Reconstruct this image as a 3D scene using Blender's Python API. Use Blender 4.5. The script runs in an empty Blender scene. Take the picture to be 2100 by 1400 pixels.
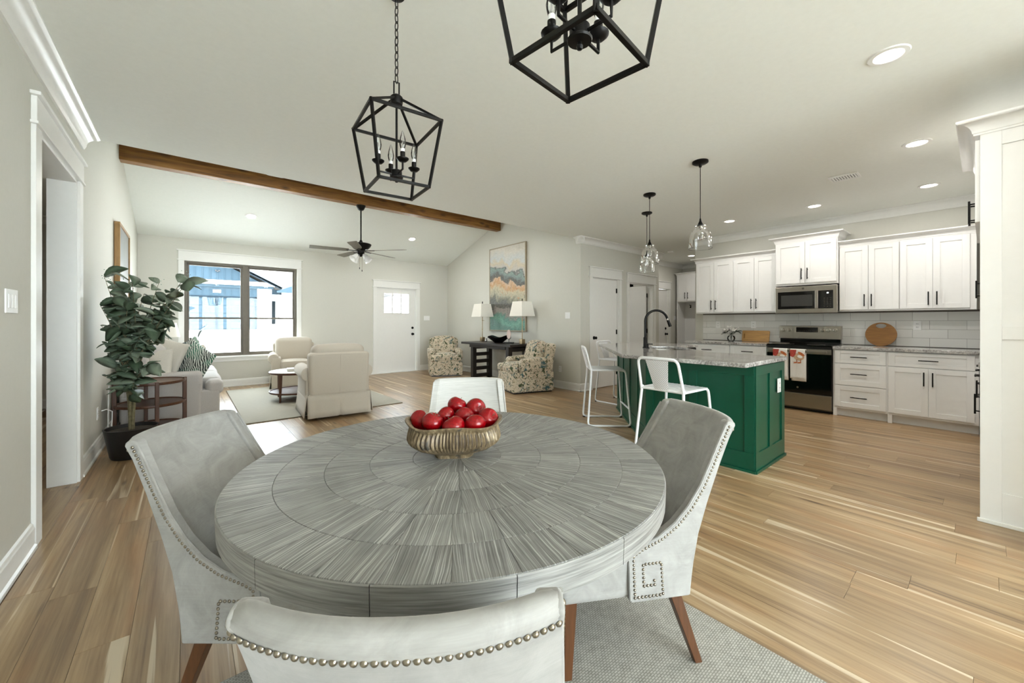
import bpy, bmesh, math, random
from mathutils import Vector, Matrix, noise
PI = math.pi
R = math.radians
random.seed(7)
scn = bpy.context.scene
COL = scn.collection

# ------------------------------------------------------------------ camera
FPX, CX, CY, CAMH = 803.0, 1050.0, 660.0, 1.235
YAW = math.atan2(970.0, FPX)                      # world +X lies this far to the right of the view direction
cam_d = bpy.data.cameras.new('camera')
cam_d.sensor_width = 36.0
cam_d.lens = 36.0 * FPX / 2100.0
cam_d.shift_x = 0.0
cam_d.shift_y = -(700.0 - CY) / 2100.0
cam_d.clip_start = 0.02
cam = bpy.data.objects.new('camera', cam_d)
cam.location = (0, 0, CAMH)
cam.rotation_euler = (PI / 2, 0, YAW - PI / 2)
COL.objects.link(cam)
scn.camera = cam

# ------------------------------------------------------------------ view, world, sun
scn.view_settings.view_transform = 'Standard'
scn.view_settings.look = 'None'
scn.view_settings.exposure = 0.86
scn.view_settings.gamma = 1.0
scn.view_settings.use_curve_mapping = False
scn.cycles.transparent_max_bounces = 24
SKY = 15.0
CAN_W = 4.2
world = bpy.data.worlds.new('sky')
scn.world = world
world.use_nodes = True
wn = world.node_tree
wn.nodes.clear()
w_out = wn.nodes.new('ShaderNodeOutputWorld')
w_bg = wn.nodes.new('ShaderNodeBackground')
w_sky = wn.nodes.new('ShaderNodeTexSky')
w_sky.sky_type = 'HOSEK_WILKIE'
w_sky.turbidity = 6.0
w_sky.sun_direction = Vector((-0.5, -0.25, 0.83)).normalized()
w_mix = wn.nodes.new('ShaderNodeMix')
w_mix.data_type = 'RGBA'
w_mix.inputs[0].default_value = 0.82
wn.links.new(w_sky.outputs[0], w_mix.inputs[6])
w_mix.inputs[7].default_value = (0.85, 0.93, 1.0, 1)
wn.links.new(w_mix.outputs[2], w_bg.inputs[0])
w_bg.inputs[1].default_value = SKY
wn.links.new(w_bg.outputs[0], w_out.inputs[0])

sun_d = bpy.data.lights.new('sun', 'SUN')
sun_d.energy = 17.0
sun_d.angle = R(3)
sun_d.color = (1.0, 0.98, 0.95)
sun = bpy.data.objects.new('sun', sun_d)
sun.rotation_euler = Vector((0.5, 0.25, -0.83)).to_track_quat('-Z', 'Y').to_euler()
COL.objects.link(sun)

def portal(name, loc, rot, sx, sy):
    d = bpy.data.lights.new(name, 'AREA')
    d.shape = 'RECTANGLE'; d.size = sx; d.size_y = sy
    d.cycles.is_portal = True
    o = bpy.data.objects.new(name, d)
    o.location = loc; o.rotation_euler = rot
    COL.objects.link(o)
portal('window_portal', (0.85, 9.42, 1.47), (-PI / 2, 0, 0), 1.9, 1.85)
portal('patio_portal', (1.38, -4.62, 1.25), (PI / 2, 0, 0), 3.7, 2.5)

# ------------------------------------------------------------------ helpers: tags
def tag(o, label, cat, group=None):
    o['label'] = label; o['category'] = cat
    if group: o['group'] = group
    return o
def thing(name, label, cat, loc=(0, 0, 0), rz=0.0, group=None):
    o = bpy.data.objects.new(name, None)
    o.empty_display_size = 0.1
    COL.objects.link(o)
    o.location = loc; o.rotation_euler = (0, 0, rz)
    return tag(o, label, cat, group)
def struct(o):
    o['kind'] = 'structure'
    return o
def stuff(o):
    o['kind'] = 'stuff'
    return o

# ------------------------------------------------------------------ helpers: meshes
class MB:
    def __init__(self):
        self.v = []; self.f = []
    def add(self, vs, fs, M=None):
        n = len(self.v)
        if M is not None: vs = [tuple(M @ Vector(p)) for p in vs]
        self.v += [tuple(p) for p in vs]
        self.f += [tuple(i + n for i in q) for q in fs]
        return self
    def box(self, x0, x1, y0, y1, z0, z1, M=None):
        if x0 > x1: x0, x1 = x1, x0
        if y0 > y1: y0, y1 = y1, y0
        if z0 > z1: z0, z1 = z1, z0
        vs = [(x0, y0, z0), (x1, y0, z0), (x1, y1, z0), (x0, y1, z0), (x0, y0, z1), (x1, y0, z1), (x1, y1, z1), (x0, y1, z1)]
        fs = [(0, 3, 2, 1), (4, 5, 6, 7), (0, 1, 5, 4), (1, 2, 6, 5), (2, 3, 7, 6), (3, 0, 4, 7)]
        return self.add(vs, fs, M)
    def extr(self, poly, a, b, axis='z', M=None):
        # polygon given in the two other axes in cyclic order: z->(x,y), x->(y,z), y->(z,x)
        n = len(poly)
        def P(p, t):
            if axis == 'z': return (p[0], p[1], t)
            if axis == 'x': return (t, p[0], p[1])
            return (p[1], t, p[0])
        A = sum(poly[i][0] * poly[(i + 1) % n][1] - poly[(i + 1) % n][0] * poly[i][1] for i in range(n))
        if A < 0: poly = poly[::-1]
        if a > b: a, b = b, a
        vs = [P(p, a) for p in poly] + [P(p, b) for p in poly]
        fs = [tuple(range(n - 1, -1, -1)), tuple(range(n, 2 * n))]
        for i in range(n):
            j = (i + 1) % n
            fs.append((i, j, j + n, i + n))
        return self.add(vs, fs, M)
    def loops(self, rings, closed=True, cap=True, M=None):
        n = len(rings[0]); vs = [p for r in rings for p in r]; fs = []
        for k in range(len(rings) - 1):
            for i in range(n if closed else n - 1):
                j = (i + 1) % n
                fs.append((k * n + i, k * n + j, (k + 1) * n + j, (k + 1) * n + i))
        if cap and closed:
            fs.append(tuple(range(n - 1, -1, -1)))
            fs.append(tuple((len(rings) - 1) * n + i for i in range(n)))
        return self.add(vs, fs, M)
    def lathe(self, prof, n=20, c=(0, 0, 0), M=None, cap=True):
        rings = []
        for r, z in prof:
            rings.append([(c[0] + r * math.cos(2 * PI * i / n), c[1] + r * math.sin(2 * PI * i / n), c[2] + z) for i in range(n)])
        return self.loops(rings, True, cap, M)
    def cyl(self, p0, p1, r0, r1=None, n=12, cap=True):
        if r1 is None: r1 = r0
        p0 = Vector(p0); p1 = Vector(p1); d = p1 - p0
        q = d.to_track_quat('Z', 'Y').to_matrix().to_4x4()
        return self.lathe([(r0, 0), (r1, d.length)], n, M=Matrix.Translation(p0) @ q, cap=cap)
    def tube(self, path, r, n=8, closed=False, cap=True, M=None):
        P = [Vector(p) for p in path]; m = len(P)
        rad = r if isinstance(r, (list, tuple)) else [r] * m
        T = []
        for i in range(m):
            if closed: t = P[(i + 1) % m] - P[i - 1]
            else: t = P[min(i + 1, m - 1)] - P[max(i - 1, 0)]
            T.append(t.normalized() if t.length > 1e-9 else Vector((0, 0, 1)))
        u = T[0].orthogonal().normalized(); rings = []
        for i in range(m):
            u = (u - T[i] * u.dot(T[i]))
            u = u.normalized() if u.length > 1e-6 else T[i].orthogonal().normalized()
            w = T[i].cross(u)
            rings.append([tuple(P[i] + (u * math.cos(2 * PI * k / n) + w * math.sin(2 * PI * k / n)) * rad[i]) for k in range(n)])
        if closed:
            rings.append(rings[0]); cap = False
        return self.loops(rings, True, cap, M)
    def sph(self, c, r, n=12, m=8, s=(1, 1, 1), M=None):
        prof = [(max(1e-4, r * math.sin(PI * k / m)), -r * math.cos(PI * k / m)) for k in range(m + 1)]
        MM = Matrix.Translation(Vector(c)) @ Matrix.Diagonal((s[0], s[1], s[2], 1))
        if M is not None: MM = M @ MM
        return self.lathe(prof, n, M=MM)
    def rbox(self, c, size, r, n=8, puff=(0, 0, 0), M=None, fn=None):
        # rounded cushion: a cube grid pushed to a rounded box, with bulging faces
        hx, hy, hz = size[0] / 2, size[1] / 2, size[2] / 2
        r = min(r, hx, hy, hz) * 0.999
        def co(h, k, n):
            # denser samples near the rounded ends
            t = k / n * 2 - 1
            return t
        ts = sorted(set([round(-1 + 2 * k / n, 5) for k in range(n + 1)]))
        def samp(h):
            e = max(0.0, (h - r) / h)
            out = [-1.0, -(e + (1 - e) * 0.6), -(e + (1 - e) * 0.25)]
            for k in range(n + 1): out.append(-e + 2 * e * k / n)
            out += [(e + (1 - e) * 0.25), (e + (1 - e) * 0.6), 1.0]
            return sorted(set(round(a, 5) for a in out))
        sx, sy, sz = samp(hx), samp(hy), samp(hz)
        idx = {}; vs = []; fs = []
        def vert(a, b, g):
            k = (a, b, g)
            if k in idx: return idx[k]
            p = Vector((a * hx, b * hy, g * hz))
            q = Vector((max(-hx + r, min(hx - r, p.x)), max(-hy + r, min(hy - r, p.y)), max(-hz + r, min(hz - r, p.z))))
            d = p - q
            if d.length > 1e-9: p = q + d.normalized() * min(r, max(abs(d.x), abs(d.y), abs(d.z)) if False else r)
            ba = (1 - a * a) ; bb = (1 - b * b); bg = (1 - g * g)
            p.x += puff[0] * bb * bg * a
            p.y += puff[1] * ba * bg * b
            p.z += puff[2] * ba * bb * g
            if fn: p = Vector(fn(p))
            idx[k] = len(vs); vs.append((p.x + c[0], p.y + c[1], p.z + c[2]))
            return idx[k]
        def face(A, B, f, flip):
            for i in range(len(A) - 1):
                for j in range(len(B) - 1):
                    q = [f(A[i], B[j]), f(A[i + 1], B[j]), f(A[i + 1], B[j + 1]), f(A[i], B[j + 1])]
                    if flip: q = q[::-1]
                    fs.append(tuple(q))
        face(sx, sy, lambda a, b: vert(a, b, sz[0]), True)
        face(sx, sy, lambda a, b: vert(a, b, sz[-1]), False)
        face(sx, sz, lambda a, g: vert(a, sy[0], g), False)
        face(sx, sz, lambda a, g: vert(a, sy[-1], g), True)
        face(sy, sz, lambda b, g: vert(sx[0], b, g), True)
        face(sy, sz, lambda b, g: vert(sx[-1], b, g), False)
        return self.add(vs, fs, M)
    def mesh(self, name, mat=None, smooth=True, ang=38):
        me = bpy.data.meshes.new(name)
        me.from_pydata(self.v, [], self.f)
        me.validate(clean_customdata=False)
        if smooth:
            me.shade_smooth(); me.set_sharp_from_angle(angle=R(ang))
        if mat: me.materials.append(mat)
        me.update()
        return me
def ob(name, me, parent=None, loc=None, rz=None):
    o = bpy.data.objects.new(name, me)
    COL.objects.link(o)
    if parent is not None: o.parent = parent
    if loc is not None: o.location = loc
    if rz is not None: o.rotation_euler = (0, 0, rz)
    return o
def part(name, mb, mat, parent=None, smooth=True, bevel=0.0, seg=2, sub=0, ang=38, loc=None, rz=None):
    o = ob(name, mb.mesh(name, mat, smooth and not bevel, ang), parent, loc, rz)
    if bevel:
        m = o.modifiers.new('bevel', 'BEVEL'); m.width = bevel; m.segments = seg; m.limit_method = 'ANGLE'; m.angle_limit = R(35)
        if seg > 2:
            o.data.shade_smooth(); m.harden_normals = True
    if sub:
        m = o.modifiers.new('sub', 'SUBSURF'); m.levels = sub; m.render_levels = sub
    return o
def copy_tree(o, parent=None):
    c = o.copy(); COL.objects.link(c); c.parent = parent
    for ch in list(o.children): copy_tree(ch, c)
    return c

# ------------------------------------------------------------------ helpers: materials
def srgb(r, g=None, b=None):
    if g is None: r, g, b = r
    def l(c):
        c /= 255.0
        return c / 12.92 if c <= 0.04045 else ((c + 0.055) / 1.055) ** 2.4
    return (l(r), l(g), l(b), 1.0)
class NT:
    def __init__(self, name):
        self.m = bpy.data.materials.new(name); self.m.use_nodes = True
        self.t = self.m.node_tree; self.t.nodes.clear()
        self.out = self.t.nodes.new('ShaderNodeOutputMaterial')
        self.b = self.t.nodes.new('ShaderNodeBsdfPrincipled')
        self.t.links.new(self.b.outputs[0], self.out.inputs[0])
    def n(self, t, **kw):
        x = self.t.nodes.new('ShaderNode' + t)
        for k, v in kw.items(): setattr(x, k, v)
        return x
    def l(self, a, b): self.t.links.new(a, b)
    def val(self, x, sock):
        if hasattr(x, 'links'): self.l(x, sock)
        else: sock.default_value = x
    def coord(self, scale=(1, 1, 1), rnd=0.0, rot=(0, 0, 0), kind='Object'):
        tc = self.n('TexCoord'); mp = self.n('Mapping')
        mp.inputs['Scale'].default_value = scale; mp.inputs['Rotation'].default_value = rot
        self.l(tc.outputs[kind], mp.inputs[0])
        if rnd:
            oi = self.n('ObjectInfo'); mu = self.n('Math', operation='MULTIPLY'); mu.inputs[1].default_value = rnd
            self.l(oi.outputs['Random'], mu.inputs[0])
            cb = self.n('CombineXYZ'); self.l(mu.outputs[0], cb.inputs[0]); self.l(mu.outputs[0], cb.inputs[1]); self.l(mu.outputs[0], cb.inputs[2])
            self.l(cb.outputs[0], mp.inputs['Location'])
        return mp.outputs[0]
    def noise(self, vec, scale, detail=4, rough=0.55, dist=0.0):
        x = self.n('TexNoise'); x.inputs['Scale'].default_value = scale; x.inputs['Detail'].default_value = detail
        x.inputs['Roughness'].default_value = rough; x.inputs['Distortion'].default_value = dist
        self.l(vec, x.inputs['Vector']); return x.outputs['Fac']
    def ramp(self, fac, stops, interp='LINEAR'):
        x = self.n('ValToRGB'); cr = x.color_ramp; cr.interpolation = interp
        while len(cr.elements) < len(stops): cr.elements.new(0.5)
        for e, (p, c) in zip(cr.elements, stops):
            e.position = p; e.color = c if len(c) == 4 else (*c, 1)
        self.l(fac, x.inputs[0]); return x.outputs[0]
    def mix(self, fac, a, b, mode='MIX'):
        x = self.n('Mix'); x.data_type = 'RGBA'; x.blend_type = mode
        self.val(fac, x.inputs[0]); self.val(a, x.inputs[6]); self.val(b, x.inputs[7]); return x.outputs[2]
    def math(self, op, a, b=0.0, c=None):
        x = self.n('Math', operation=op); self.val(a, x.inputs[0]); self.val(b, x.inputs[1])
        if c is not None: self.val(c, x.inputs[2])
        return x.outputs[0]
    def bump(self, h, strength=0.2, dist=0.002):
        x = self.n('Bump'); x.inputs['Strength'].default_value = strength; x.inputs['Distance'].default_value = dist
        self.l(h, x.inputs['Height']); self.l(x.outputs[0], self.b.inputs['Normal'])
    def col(self, c): self.val(c, self.b.inputs['Base Color'])
    def rough(self, r): self.val(r, self.b.inputs['Roughness'])
    def set(self, **kw):
        for k, v in kw.items(): self.b.inputs[k.replace('_', ' ')].default_value = v
MATS = {}
def mat(name, rgb, rough=0.5, metal=0.0, ns=12.0, na=0.06, bs=0.0, bst=0.15, spec=0.5, stretch=(1, 1, 1), sheen=0.0, rnd=0.0, coat=0.0):
    if name in MATS: return MATS[name]
    t = NT(name); c = srgb(rgb)
    vec = t.coord(stretch, rnd)
    n = t.noise(vec, ns, 3)
    hi = tuple(min(1, x * (1 + na)) for x in c[:3]) + (1,); lo = tuple(x * (1 - na) for x in c[:3]) + (1,)
    t.col(t.ramp(n, [(0.3, lo), (0.7, hi)]))
    t.rough(rough); t.set(Metallic=metal, Specular_IOR_Level=spec)
    if sheen: t.set(Sheen_Weight=sheen, Sheen_Roughness=0.4)
    if coat: t.set(Coat_Weight=coat, Coat_Roughness=0.08)
    if bs:
        t.bump(t.noise(vec, bs, 3), bst)
    MATS[name] = t.m
    return t.m
def emat(name, rgb, strength):
    if name in MATS: return MATS[name]
    t = NT(name); t.col(srgb(rgb)); t.set(Emission_Color=srgb(rgb), Emission_Strength=strength)
    MATS[name] = t.m; return t.m
def glass_mat(name, tint=(1, 1, 1), rough=0.02, refl=1.0):
    t = NT(name); t.t.nodes.remove(t.b)
    tr = t.n('BsdfTransparent'); tr.inputs[0].default_value = (*tint, 1)
    gl = t.n('BsdfGlossy'); gl.inputs['Roughness'].default_value = rough
    fr = t.n('Fresnel'); fr.inputs[0].default_value = 1.45
    k = t.math('MULTIPLY', fr.outputs[0], refl)
    mx = t.n('MixShader'); t.l(k, mx.inputs[0]); t.l(tr.outputs[0], mx.inputs[1]); t.l(gl.outputs[0], mx.inputs[2])
    t.l(mx.outputs[0], t.out.inputs[0]); MATS[name] = t.m; return t.m

# ------------------------------------------------------------------ materials
M_WALL = mat('wall_paint', (216, 215, 206), 0.75, ns=40, na=0.012, bs=160, bst=0.06)
M_CEIL = mat('ceiling_paint', (241, 243, 237), 0.85, ns=30, na=0.012, bs=120, bst=0.12)
M_TRIM = mat('trim_paint', (240, 240, 236), 0.35, ns=20, na=0.01)
M_CAB = mat('cabinet_paint', (240, 240, 238), 0.33, ns=20, na=0.008)
M_BLACK = mat('black_metal', (20, 19, 18), 0.42, 0.6, ns=30, na=0.15)
M_BLACKP = mat('black_plastic', (14, 14, 14), 0.35, ns=20)
M_STEEL = mat('stainless', (176, 170, 160), 0.3, 1.0, ns=30, na=0.06, stretch=(1, 30, 30))
M_STEELD = mat('stainless_dark', (120, 116, 110), 0.35, 1.0, ns=30)
M_BGLASS = mat('black_glass', (6, 6, 6), 0.06, ns=5, na=0.05, spec=0.6)
M_PLATE = mat('switch_plastic', (246, 246, 244), 0.4, ns=10, na=0.005)
M_BRONZE = mat('window_frame_bronze', (104, 97, 84), 0.45, ns=20, na=0.05)
M_NICKEL = mat('nail_nickel', (150, 142, 128), 0.3, 1.0, ns=40, na=0.1)
M_WALNUT = mat('walnut', (84, 52, 34), 0.35, ns=14, na=0.3, stretch=(6, 6, 0.6))
M_ESPRESSO = mat('espresso_wood', (34, 27, 22), 0.4, ns=10, na=0.25, stretch=(5, 5, 1))
M_LEG = mat('chair_leg_wood', (86, 52, 26), 0.4, ns=10, na=0.25, stretch=(8, 8, 0.8))
M_GLASS = glass_mat('clear_glass', (0.985, 0.99, 0.99), 0.01, 1.0)
M_PANE = glass_mat('window_glass', (0.97, 0.985, 0.98), 0.005, 0.6)
M_WHITEGLASS = mat('opal_glass', (244, 243, 240), 0.25, ns=10, na=0.01)
M_SHADE = mat('lamp_shade_linen', (246, 242, 232), 0.8, ns=150, na=0.03)
M_BRASS = mat('antique_brass', (150, 132, 104), 0.3, 1.0, ns=20, na=0.1)
M_STOOL = mat('white_powder_coat', (243, 243, 243), 0.35, ns=10, na=0.01)
M_CREAM = mat('cream_slipcover', (201, 192, 177), 0.9, ns=260, na=0.06, bs=320, bst=0.25, sheen=0.2)
M_SOFA = mat('grey_sofa_linen', (190, 185, 180), 0.9, ns=240, na=0.10, bs=320, bst=0.3, sheen=0.2)
M_PILLOWG = mat('beige_pillow', (208, 202, 190), 0.9, ns=200, na=0.08, bs=300, bst=0.3)
M_GREEN = mat('island_green', (0, 74, 52), 0.34, ns=8, na=0.05)
M_CONC = mat('driveway_concrete', (206, 206, 204), 0.9, ns=3, na=0.05)

def velvet():
    t = NT('grey_velvet')
    v = t.coord((1, 1, 1), 9.0)
    n1 = t.noise(v, 11, 5, 0.65, 0.8); n2 = t.noise(t.coord((2, 2, 60)), 7, 3)
    c = t.ramp(n1, [(0.3, srgb(140, 138, 133)), (0.7, srgb(170, 168, 163))])
    t.col(t.mix(0.16, c, t.ramp(n2, [(0.3, srgb(152, 150, 145)), (0.75, srgb(184, 182, 178))])))
    t.rough(0.62); t.set(Sheen_Weight=0.35, Sheen_Roughness=0.35, Specular_IOR_Level=0.3)
    t.bump(t.noise(v, 300, 2), 0.1, 0.001)
    return t.m
M_VELVET = velvet()
def linenback():
    t = NT('pale_striae_fabric')
    n2 = t.noise(t.coord((3, 3, 120)), 4, 3)
    t.col(t.ramp(n2, [(0.3, srgb(200, 199, 194)), (0.7, srgb(226, 225, 221))])); t.rough(0.85)
    return t.m
M_STRIAE = linenback()

def floor_mat():
    t = NT('oak_planks')
    oi = t.n('ObjectInfo')
    rnd = oi.outputs['Random']
    n1 = t.noise(t.coord((17.0, 0.8, 1), 57.0), 1.0, 5, 0.62, 0.6)
    n2 = t.noise(t.coord((90.0, 2.2, 1), 31.0), 1.0, 4, 0.6, 0.3)
    n3 = t.noise(t.coord((13.0, 0.34, 1), 83.0), 1.0, 3, 0.5, 0.7)
    n4 = t.noise(t.coord((7.0, 1.1, 1), 19.0), 1.0, 3, 0.5, 0.4)
    base = t.ramp(n1, [(0.28, srgb(112, 88, 60)), (0.42, srgb(146, 118, 84)), (0.55, srgb(170, 143, 106)), (0.72, srgb(198, 174, 138))])
    fine = t.ramp(n2, [(0.3, srgb(122, 100, 74)), (0.7, srgb(194, 170, 134))])
    c = t.mix(0.32, base, fine)
    c = t.mix(t.math('MULTIPLY', t.ramp(n4, [(0.5, (0, 0, 0, 1)), (0.68, (1, 1, 1, 1))]), 0.30), c, srgb(176, 126, 78))
    pale = t.ramp(n3, [(0.61, (0, 0, 0, 1)), (0.64, (1, 1, 1, 1))])
    c = t.mix(t.math('MULTIPLY', pale, 0.8), c, srgb(220, 205, 178))
    dark = t.ramp(n3, [(0.30, (1, 1, 1, 1)), (0.36, (0, 0, 0, 1))])
    c = t.mix(t.math('MULTIPLY', dark, 0.6), c, srgb(92, 70, 48))
    vo = t.n('TexVoronoi'); vo.inputs['Scale'].default_value = 1.0
    t.l(t.coord((8.0, 1.5, 1), 43.0), vo.inputs['Vector'])
    wob = t.math('MULTIPLY_ADD', t.math('SUBTRACT', n2, 0.5), 0.16, vo.outputs['Distance'])
    knot = t.ramp(wob, [(0.05, (1, 1, 1, 1)), (0.15, (0, 0, 0, 1))])
    c = t.mix(t.math('MULTIPLY', knot, 0.7), c, srgb(70, 52, 36))
    tone = t.ramp(rnd, [(0.0, (0.84, 0.82, 0.79, 1)), (0.4, (0.94, 0.93, 0.91, 1)), (0.75, (1.0, 0.99, 0.97, 1)), (1.0, (1.07, 1.06, 1.04, 1))])
    c = t.mix(1.0, c, tone, 'MULTIPLY')
    t.col(c)
    t.rough(t.math('MULTIPLY_ADD', n2, 0.14, 0.24))
    t.set(Specular_IOR_Level=0.5)
    t.bump(n2, 0.10, 0.001)
    return t.m
M_FLOOR = floor_mat()
def beam_mat():
    t = NT('knotty_beam')
    n = t.noise(t.coord((0.8, 9, 9)), 1.6, 5, 0.6, 1.2)
    c = t.ramp(n, [(0.25, srgb(84, 52, 18)), (0.5, srgb(138, 94, 40)), (0.75, srgb(172, 126, 64))])
    vo = t.n('TexVoronoi'); vo.inputs['Scale'].default_value = 1.0
    t.l(t.coord((2.6, 6, 6)), vo.inputs['Vector'])
    k = t.ramp(vo.outputs['Distance'], [(0.06, (1, 1, 1, 1)), (0.24, (0, 0, 0, 1))])
    t.col(t.mix(t.math('MULTIPLY', k, 0.8), c, srgb(44, 24, 10))); t.rough(0.5)
    return t.m
M_BEAM = beam_mat()
def table_mat(name, rnd=71.0):
    # open grain running along local x (outwards from the middle), filled with white cerusing
    t = NT(name)
    warp = t.noise(t.coord((7, 16, 16), rnd), 1.0, 2, 0.5)
    tc = t.coord((1, 1, 1), rnd)
    sp = t.n('SeparateXYZ'); t.l(tc, sp.inputs[0])
    yy = t.math('MULTIPLY_ADD', warp, 0.014, sp.outputs[1])
    cb = t.n('CombineXYZ'); t.l(t.math('MULTIPLY', sp.outputs[0], 4.0), cb.inputs[0]); t.l(t.math('MULTIPLY', yy, 400.0), cb.inputs[1]); t.l(t.math('MULTIPLY', sp.outputs[2], 4.0), cb.inputs[2])
    n = t.noise(cb.outputs[0], 1.0, 2, 0.5)
    n2 = t.noise(t.coord((9, 9, 9), rnd), 1.0, 3)
    c = t.ramp(n, [(0.30, srgb(88, 88, 86)), (0.45, srgb(122, 122, 119)), (0.57, srgb(142, 142, 139)), (0.68, srgb(198, 198, 194))])
    c = t.mix(0.22, c, t.ramp(n2, [(0.35, srgb(104, 104, 101)), (0.65, srgb(176, 176, 172))]))
    oi = t.n('ObjectInfo')
    tone = t.ramp(oi.outputs['Random'], [(0, (0.90, 0.90, 0.90, 1)), (1, (1.04, 1.04, 1.03, 1))])
    t.col(t.mix(1.0, c, tone, 'MULTIPLY')); t.rough(0.45)
    t.bump(n, 0.35, 0.0012)
    return t.m
M_TABLE = table_mat('grey_cerused_oak')
M_RIM = mat('grey_oak_rim', (138, 137, 133), 0.5, ns=1.0, na=0.45, stretch=(6, 6, 170), bs=1.0, bst=0.4)
def granite():
    t = NT('granite')
    v = t.coord()
    n = t.noise(v, 55, 6, 0.75, 0.6); n2 = t.noise(v, 5, 4, 0.6, 1.5)
    c = t.ramp(n, [(0.36, srgb(40, 38, 38)), (0.46, srgb(120, 116, 112)), (0.55, srgb(190, 187, 182)), (0.7, srgb(228, 226, 222))])
    d = t.ramp(n2, [(0.42, srgb(150, 146, 142)), (0.6, srgb(214, 212, 208))])
    t.col(t.mix(0.45, c, d)); t.rough(0.08); t.set(Specular_IOR_Level=0.55)
    return t.m
M_GRANITE = granite()
def tile_mat():
    t = NT('white_tile')
    n = t.noise(t.coord((1, 1, 1), 5.0), 9, 2)
    oi = t.n('ObjectInfo')
    t.col(t.ramp(oi.outputs['Random'], [(0, srgb(226, 225, 220)), (1, srgb(240, 239, 235))]))
    t.rough(0.14); t.bump(n, 0.08, 0.004)
    return t.m
M_TILE = tile_mat()
M_GROUT = mat('grout', (112, 106, 98), 0.9, ns=60, na=0.1)
def rug_mat(name, a, b, s):
    t = NT(name)
    ck = t.n('TexBrick'); ck.inputs['Scale'].default_value = s; ck.inputs['Mortar Size'].default_value = 0.09
    ck.inputs['Color1'].default_value = srgb(a); ck.inputs['Color2'].default_value = srgb(tuple(int(x * 0.93) for x in a)); ck.inputs['Mortar'].default_value = srgb(b)
    ck.inputs['Brick Width'].default_value = 0.7; ck.inputs['Row Height'].default_value = 0.35
    t.l(t.coord(), ck.inputs['Vector'])
    n = t.noise(t.coord(), 45, 3)
    t.col(t.mix(0.3, ck.outputs['Color'], t.ramp(n, [(0.3, srgb(b)), (0.7, srgb(a))]))); t.rough(0.95)
    t.bump(ck.outputs['Fac'], -0.6, 0.004)
    return t.m
M_DRUG = rug_mat('woven_wool_rug', (200, 198, 190), (132, 130, 122), 44)
M_LRUG = mat('sage_rug', (172, 168, 154), 0.95, ns=30, na=0.07, bs=260, bst=0.3, stretch=(1, 8, 1))
M_RUGEDGE = mat('rug_edge_brown', (112, 98, 80), 0.9, ns=60, na=0.1)
def floral():
    t = NT('floral_chintz')
    v = t.coord()
    bg = srgb(204, 191, 168)
    n1 = t.noise(v, 5.5, 5, 0.65, 1.6); n2 = t.noise(t.coord((1, 1, 1), 0, (0.5, 0.3, 0.9)), 9, 4, 0.6, 2.6)
    n3 = t.noise(t.coord((1.3, 1, 1), 0, (1.1, 0.2, 0.1)), 12, 3, 0.6, 1.8); n4 = t.noise(v, 24, 3, 0.6, 3.0)
    c = t.mix(t.ramp(n4, [(0.56, (0, 0, 0, 1)), (0.62, (1, 1, 1, 1))]), bg, srgb(150, 130, 98))
    c = t.mix(t.ramp(n2, [(0.55, (0, 0, 0, 1)), (0.59, (1, 1, 1, 1))]), c, srgb(66, 78, 48))
    c = t.mix(t.ramp(n1, [(0.57, (0, 0, 0, 1)), (0.62, (1, 1, 1, 1))]), c, srgb(66, 96, 98))
    c = t.mix(t.ramp(n3, [(0.645, (0, 0, 0, 1)), (0.68, (1, 1, 1, 1))]), c, srgb(146, 88, 66))
    c = t.mix(t.math('MULTIPLY', t.ramp(n4, [(0.60, (0, 0, 0, 1)), (0.66, (1, 1, 1, 1))]), 0.75), c, srgb(46, 48, 40))
    t.col(c); t.rough(0.9); t.set(Sheen_Weight=0.15)
    return t.m
M_FLORAL = floral()
def zebra():
    t = NT('green_zebra_velvet')
    wv = t.n('TexWave'); wv.wave_type = 'BANDS'; wv.bands_direction = 'DIAGONAL'
    wv.inputs['Scale'].default_value = 15.0; wv.inputs['Distortion'].default_value = 8.0; wv.inputs['Detail'].default_value = 2.0; wv.inputs['Detail Scale'].default_value = 0.8
    t.l(t.coord((1, 1, 1)), wv.inputs['Vector'])
    n = t.noise(t.coord(), 5, 2)
    st = t.ramp(n, [(0.42, srgb(40, 110, 84)), (0.56, srgb(22, 30, 26))])
    t.col(t.mix(t.ramp(wv.outputs['Fac'], [(0.48, (0, 0, 0, 1)), (0.58, (1, 1, 1, 1))]), st, srgb(206, 212, 200))); t.rough(0.8); t.set(Sheen_Weight=0.4)
    return t.m
M_ZEBRA = zebra()
M_SAGE = mat('sage_velvet', (142, 164, 148), 0.8, ns=20, na=0.12, sheen=0.4)
def leaf_mat():
    t = NT('eucalyptus_leaf')
    oi = t.n('ObjectInfo')
    c = t.ramp(oi.outputs['Random'], [(0, srgb(62, 84, 60)), (0.5, srgb(96, 116, 92)), (1, srgb(142, 155, 136))])
    n = t.noise(t.coord((1, 1, 1), 8), 40, 3)
    t.col(t.mix(0.18, c, t.ramp(n, [(0.3, srgb(50, 70, 48)), (0.7, srgb(116, 130, 108))]))); t.rough(0.55)
    return t.m
M_LEAF = leaf_mat()
M_BARK = mat('bark', (112, 104, 76), 0.85, ns=40, na=0.3, bs=60)
M_POT = mat('black_planter', (22, 21, 21), 0.4, ns=20, na=0.1)
M_SOIL = mat('soil_moss', (48, 42, 32), 0.95, ns=60, na=0.4, bs=80)
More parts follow.
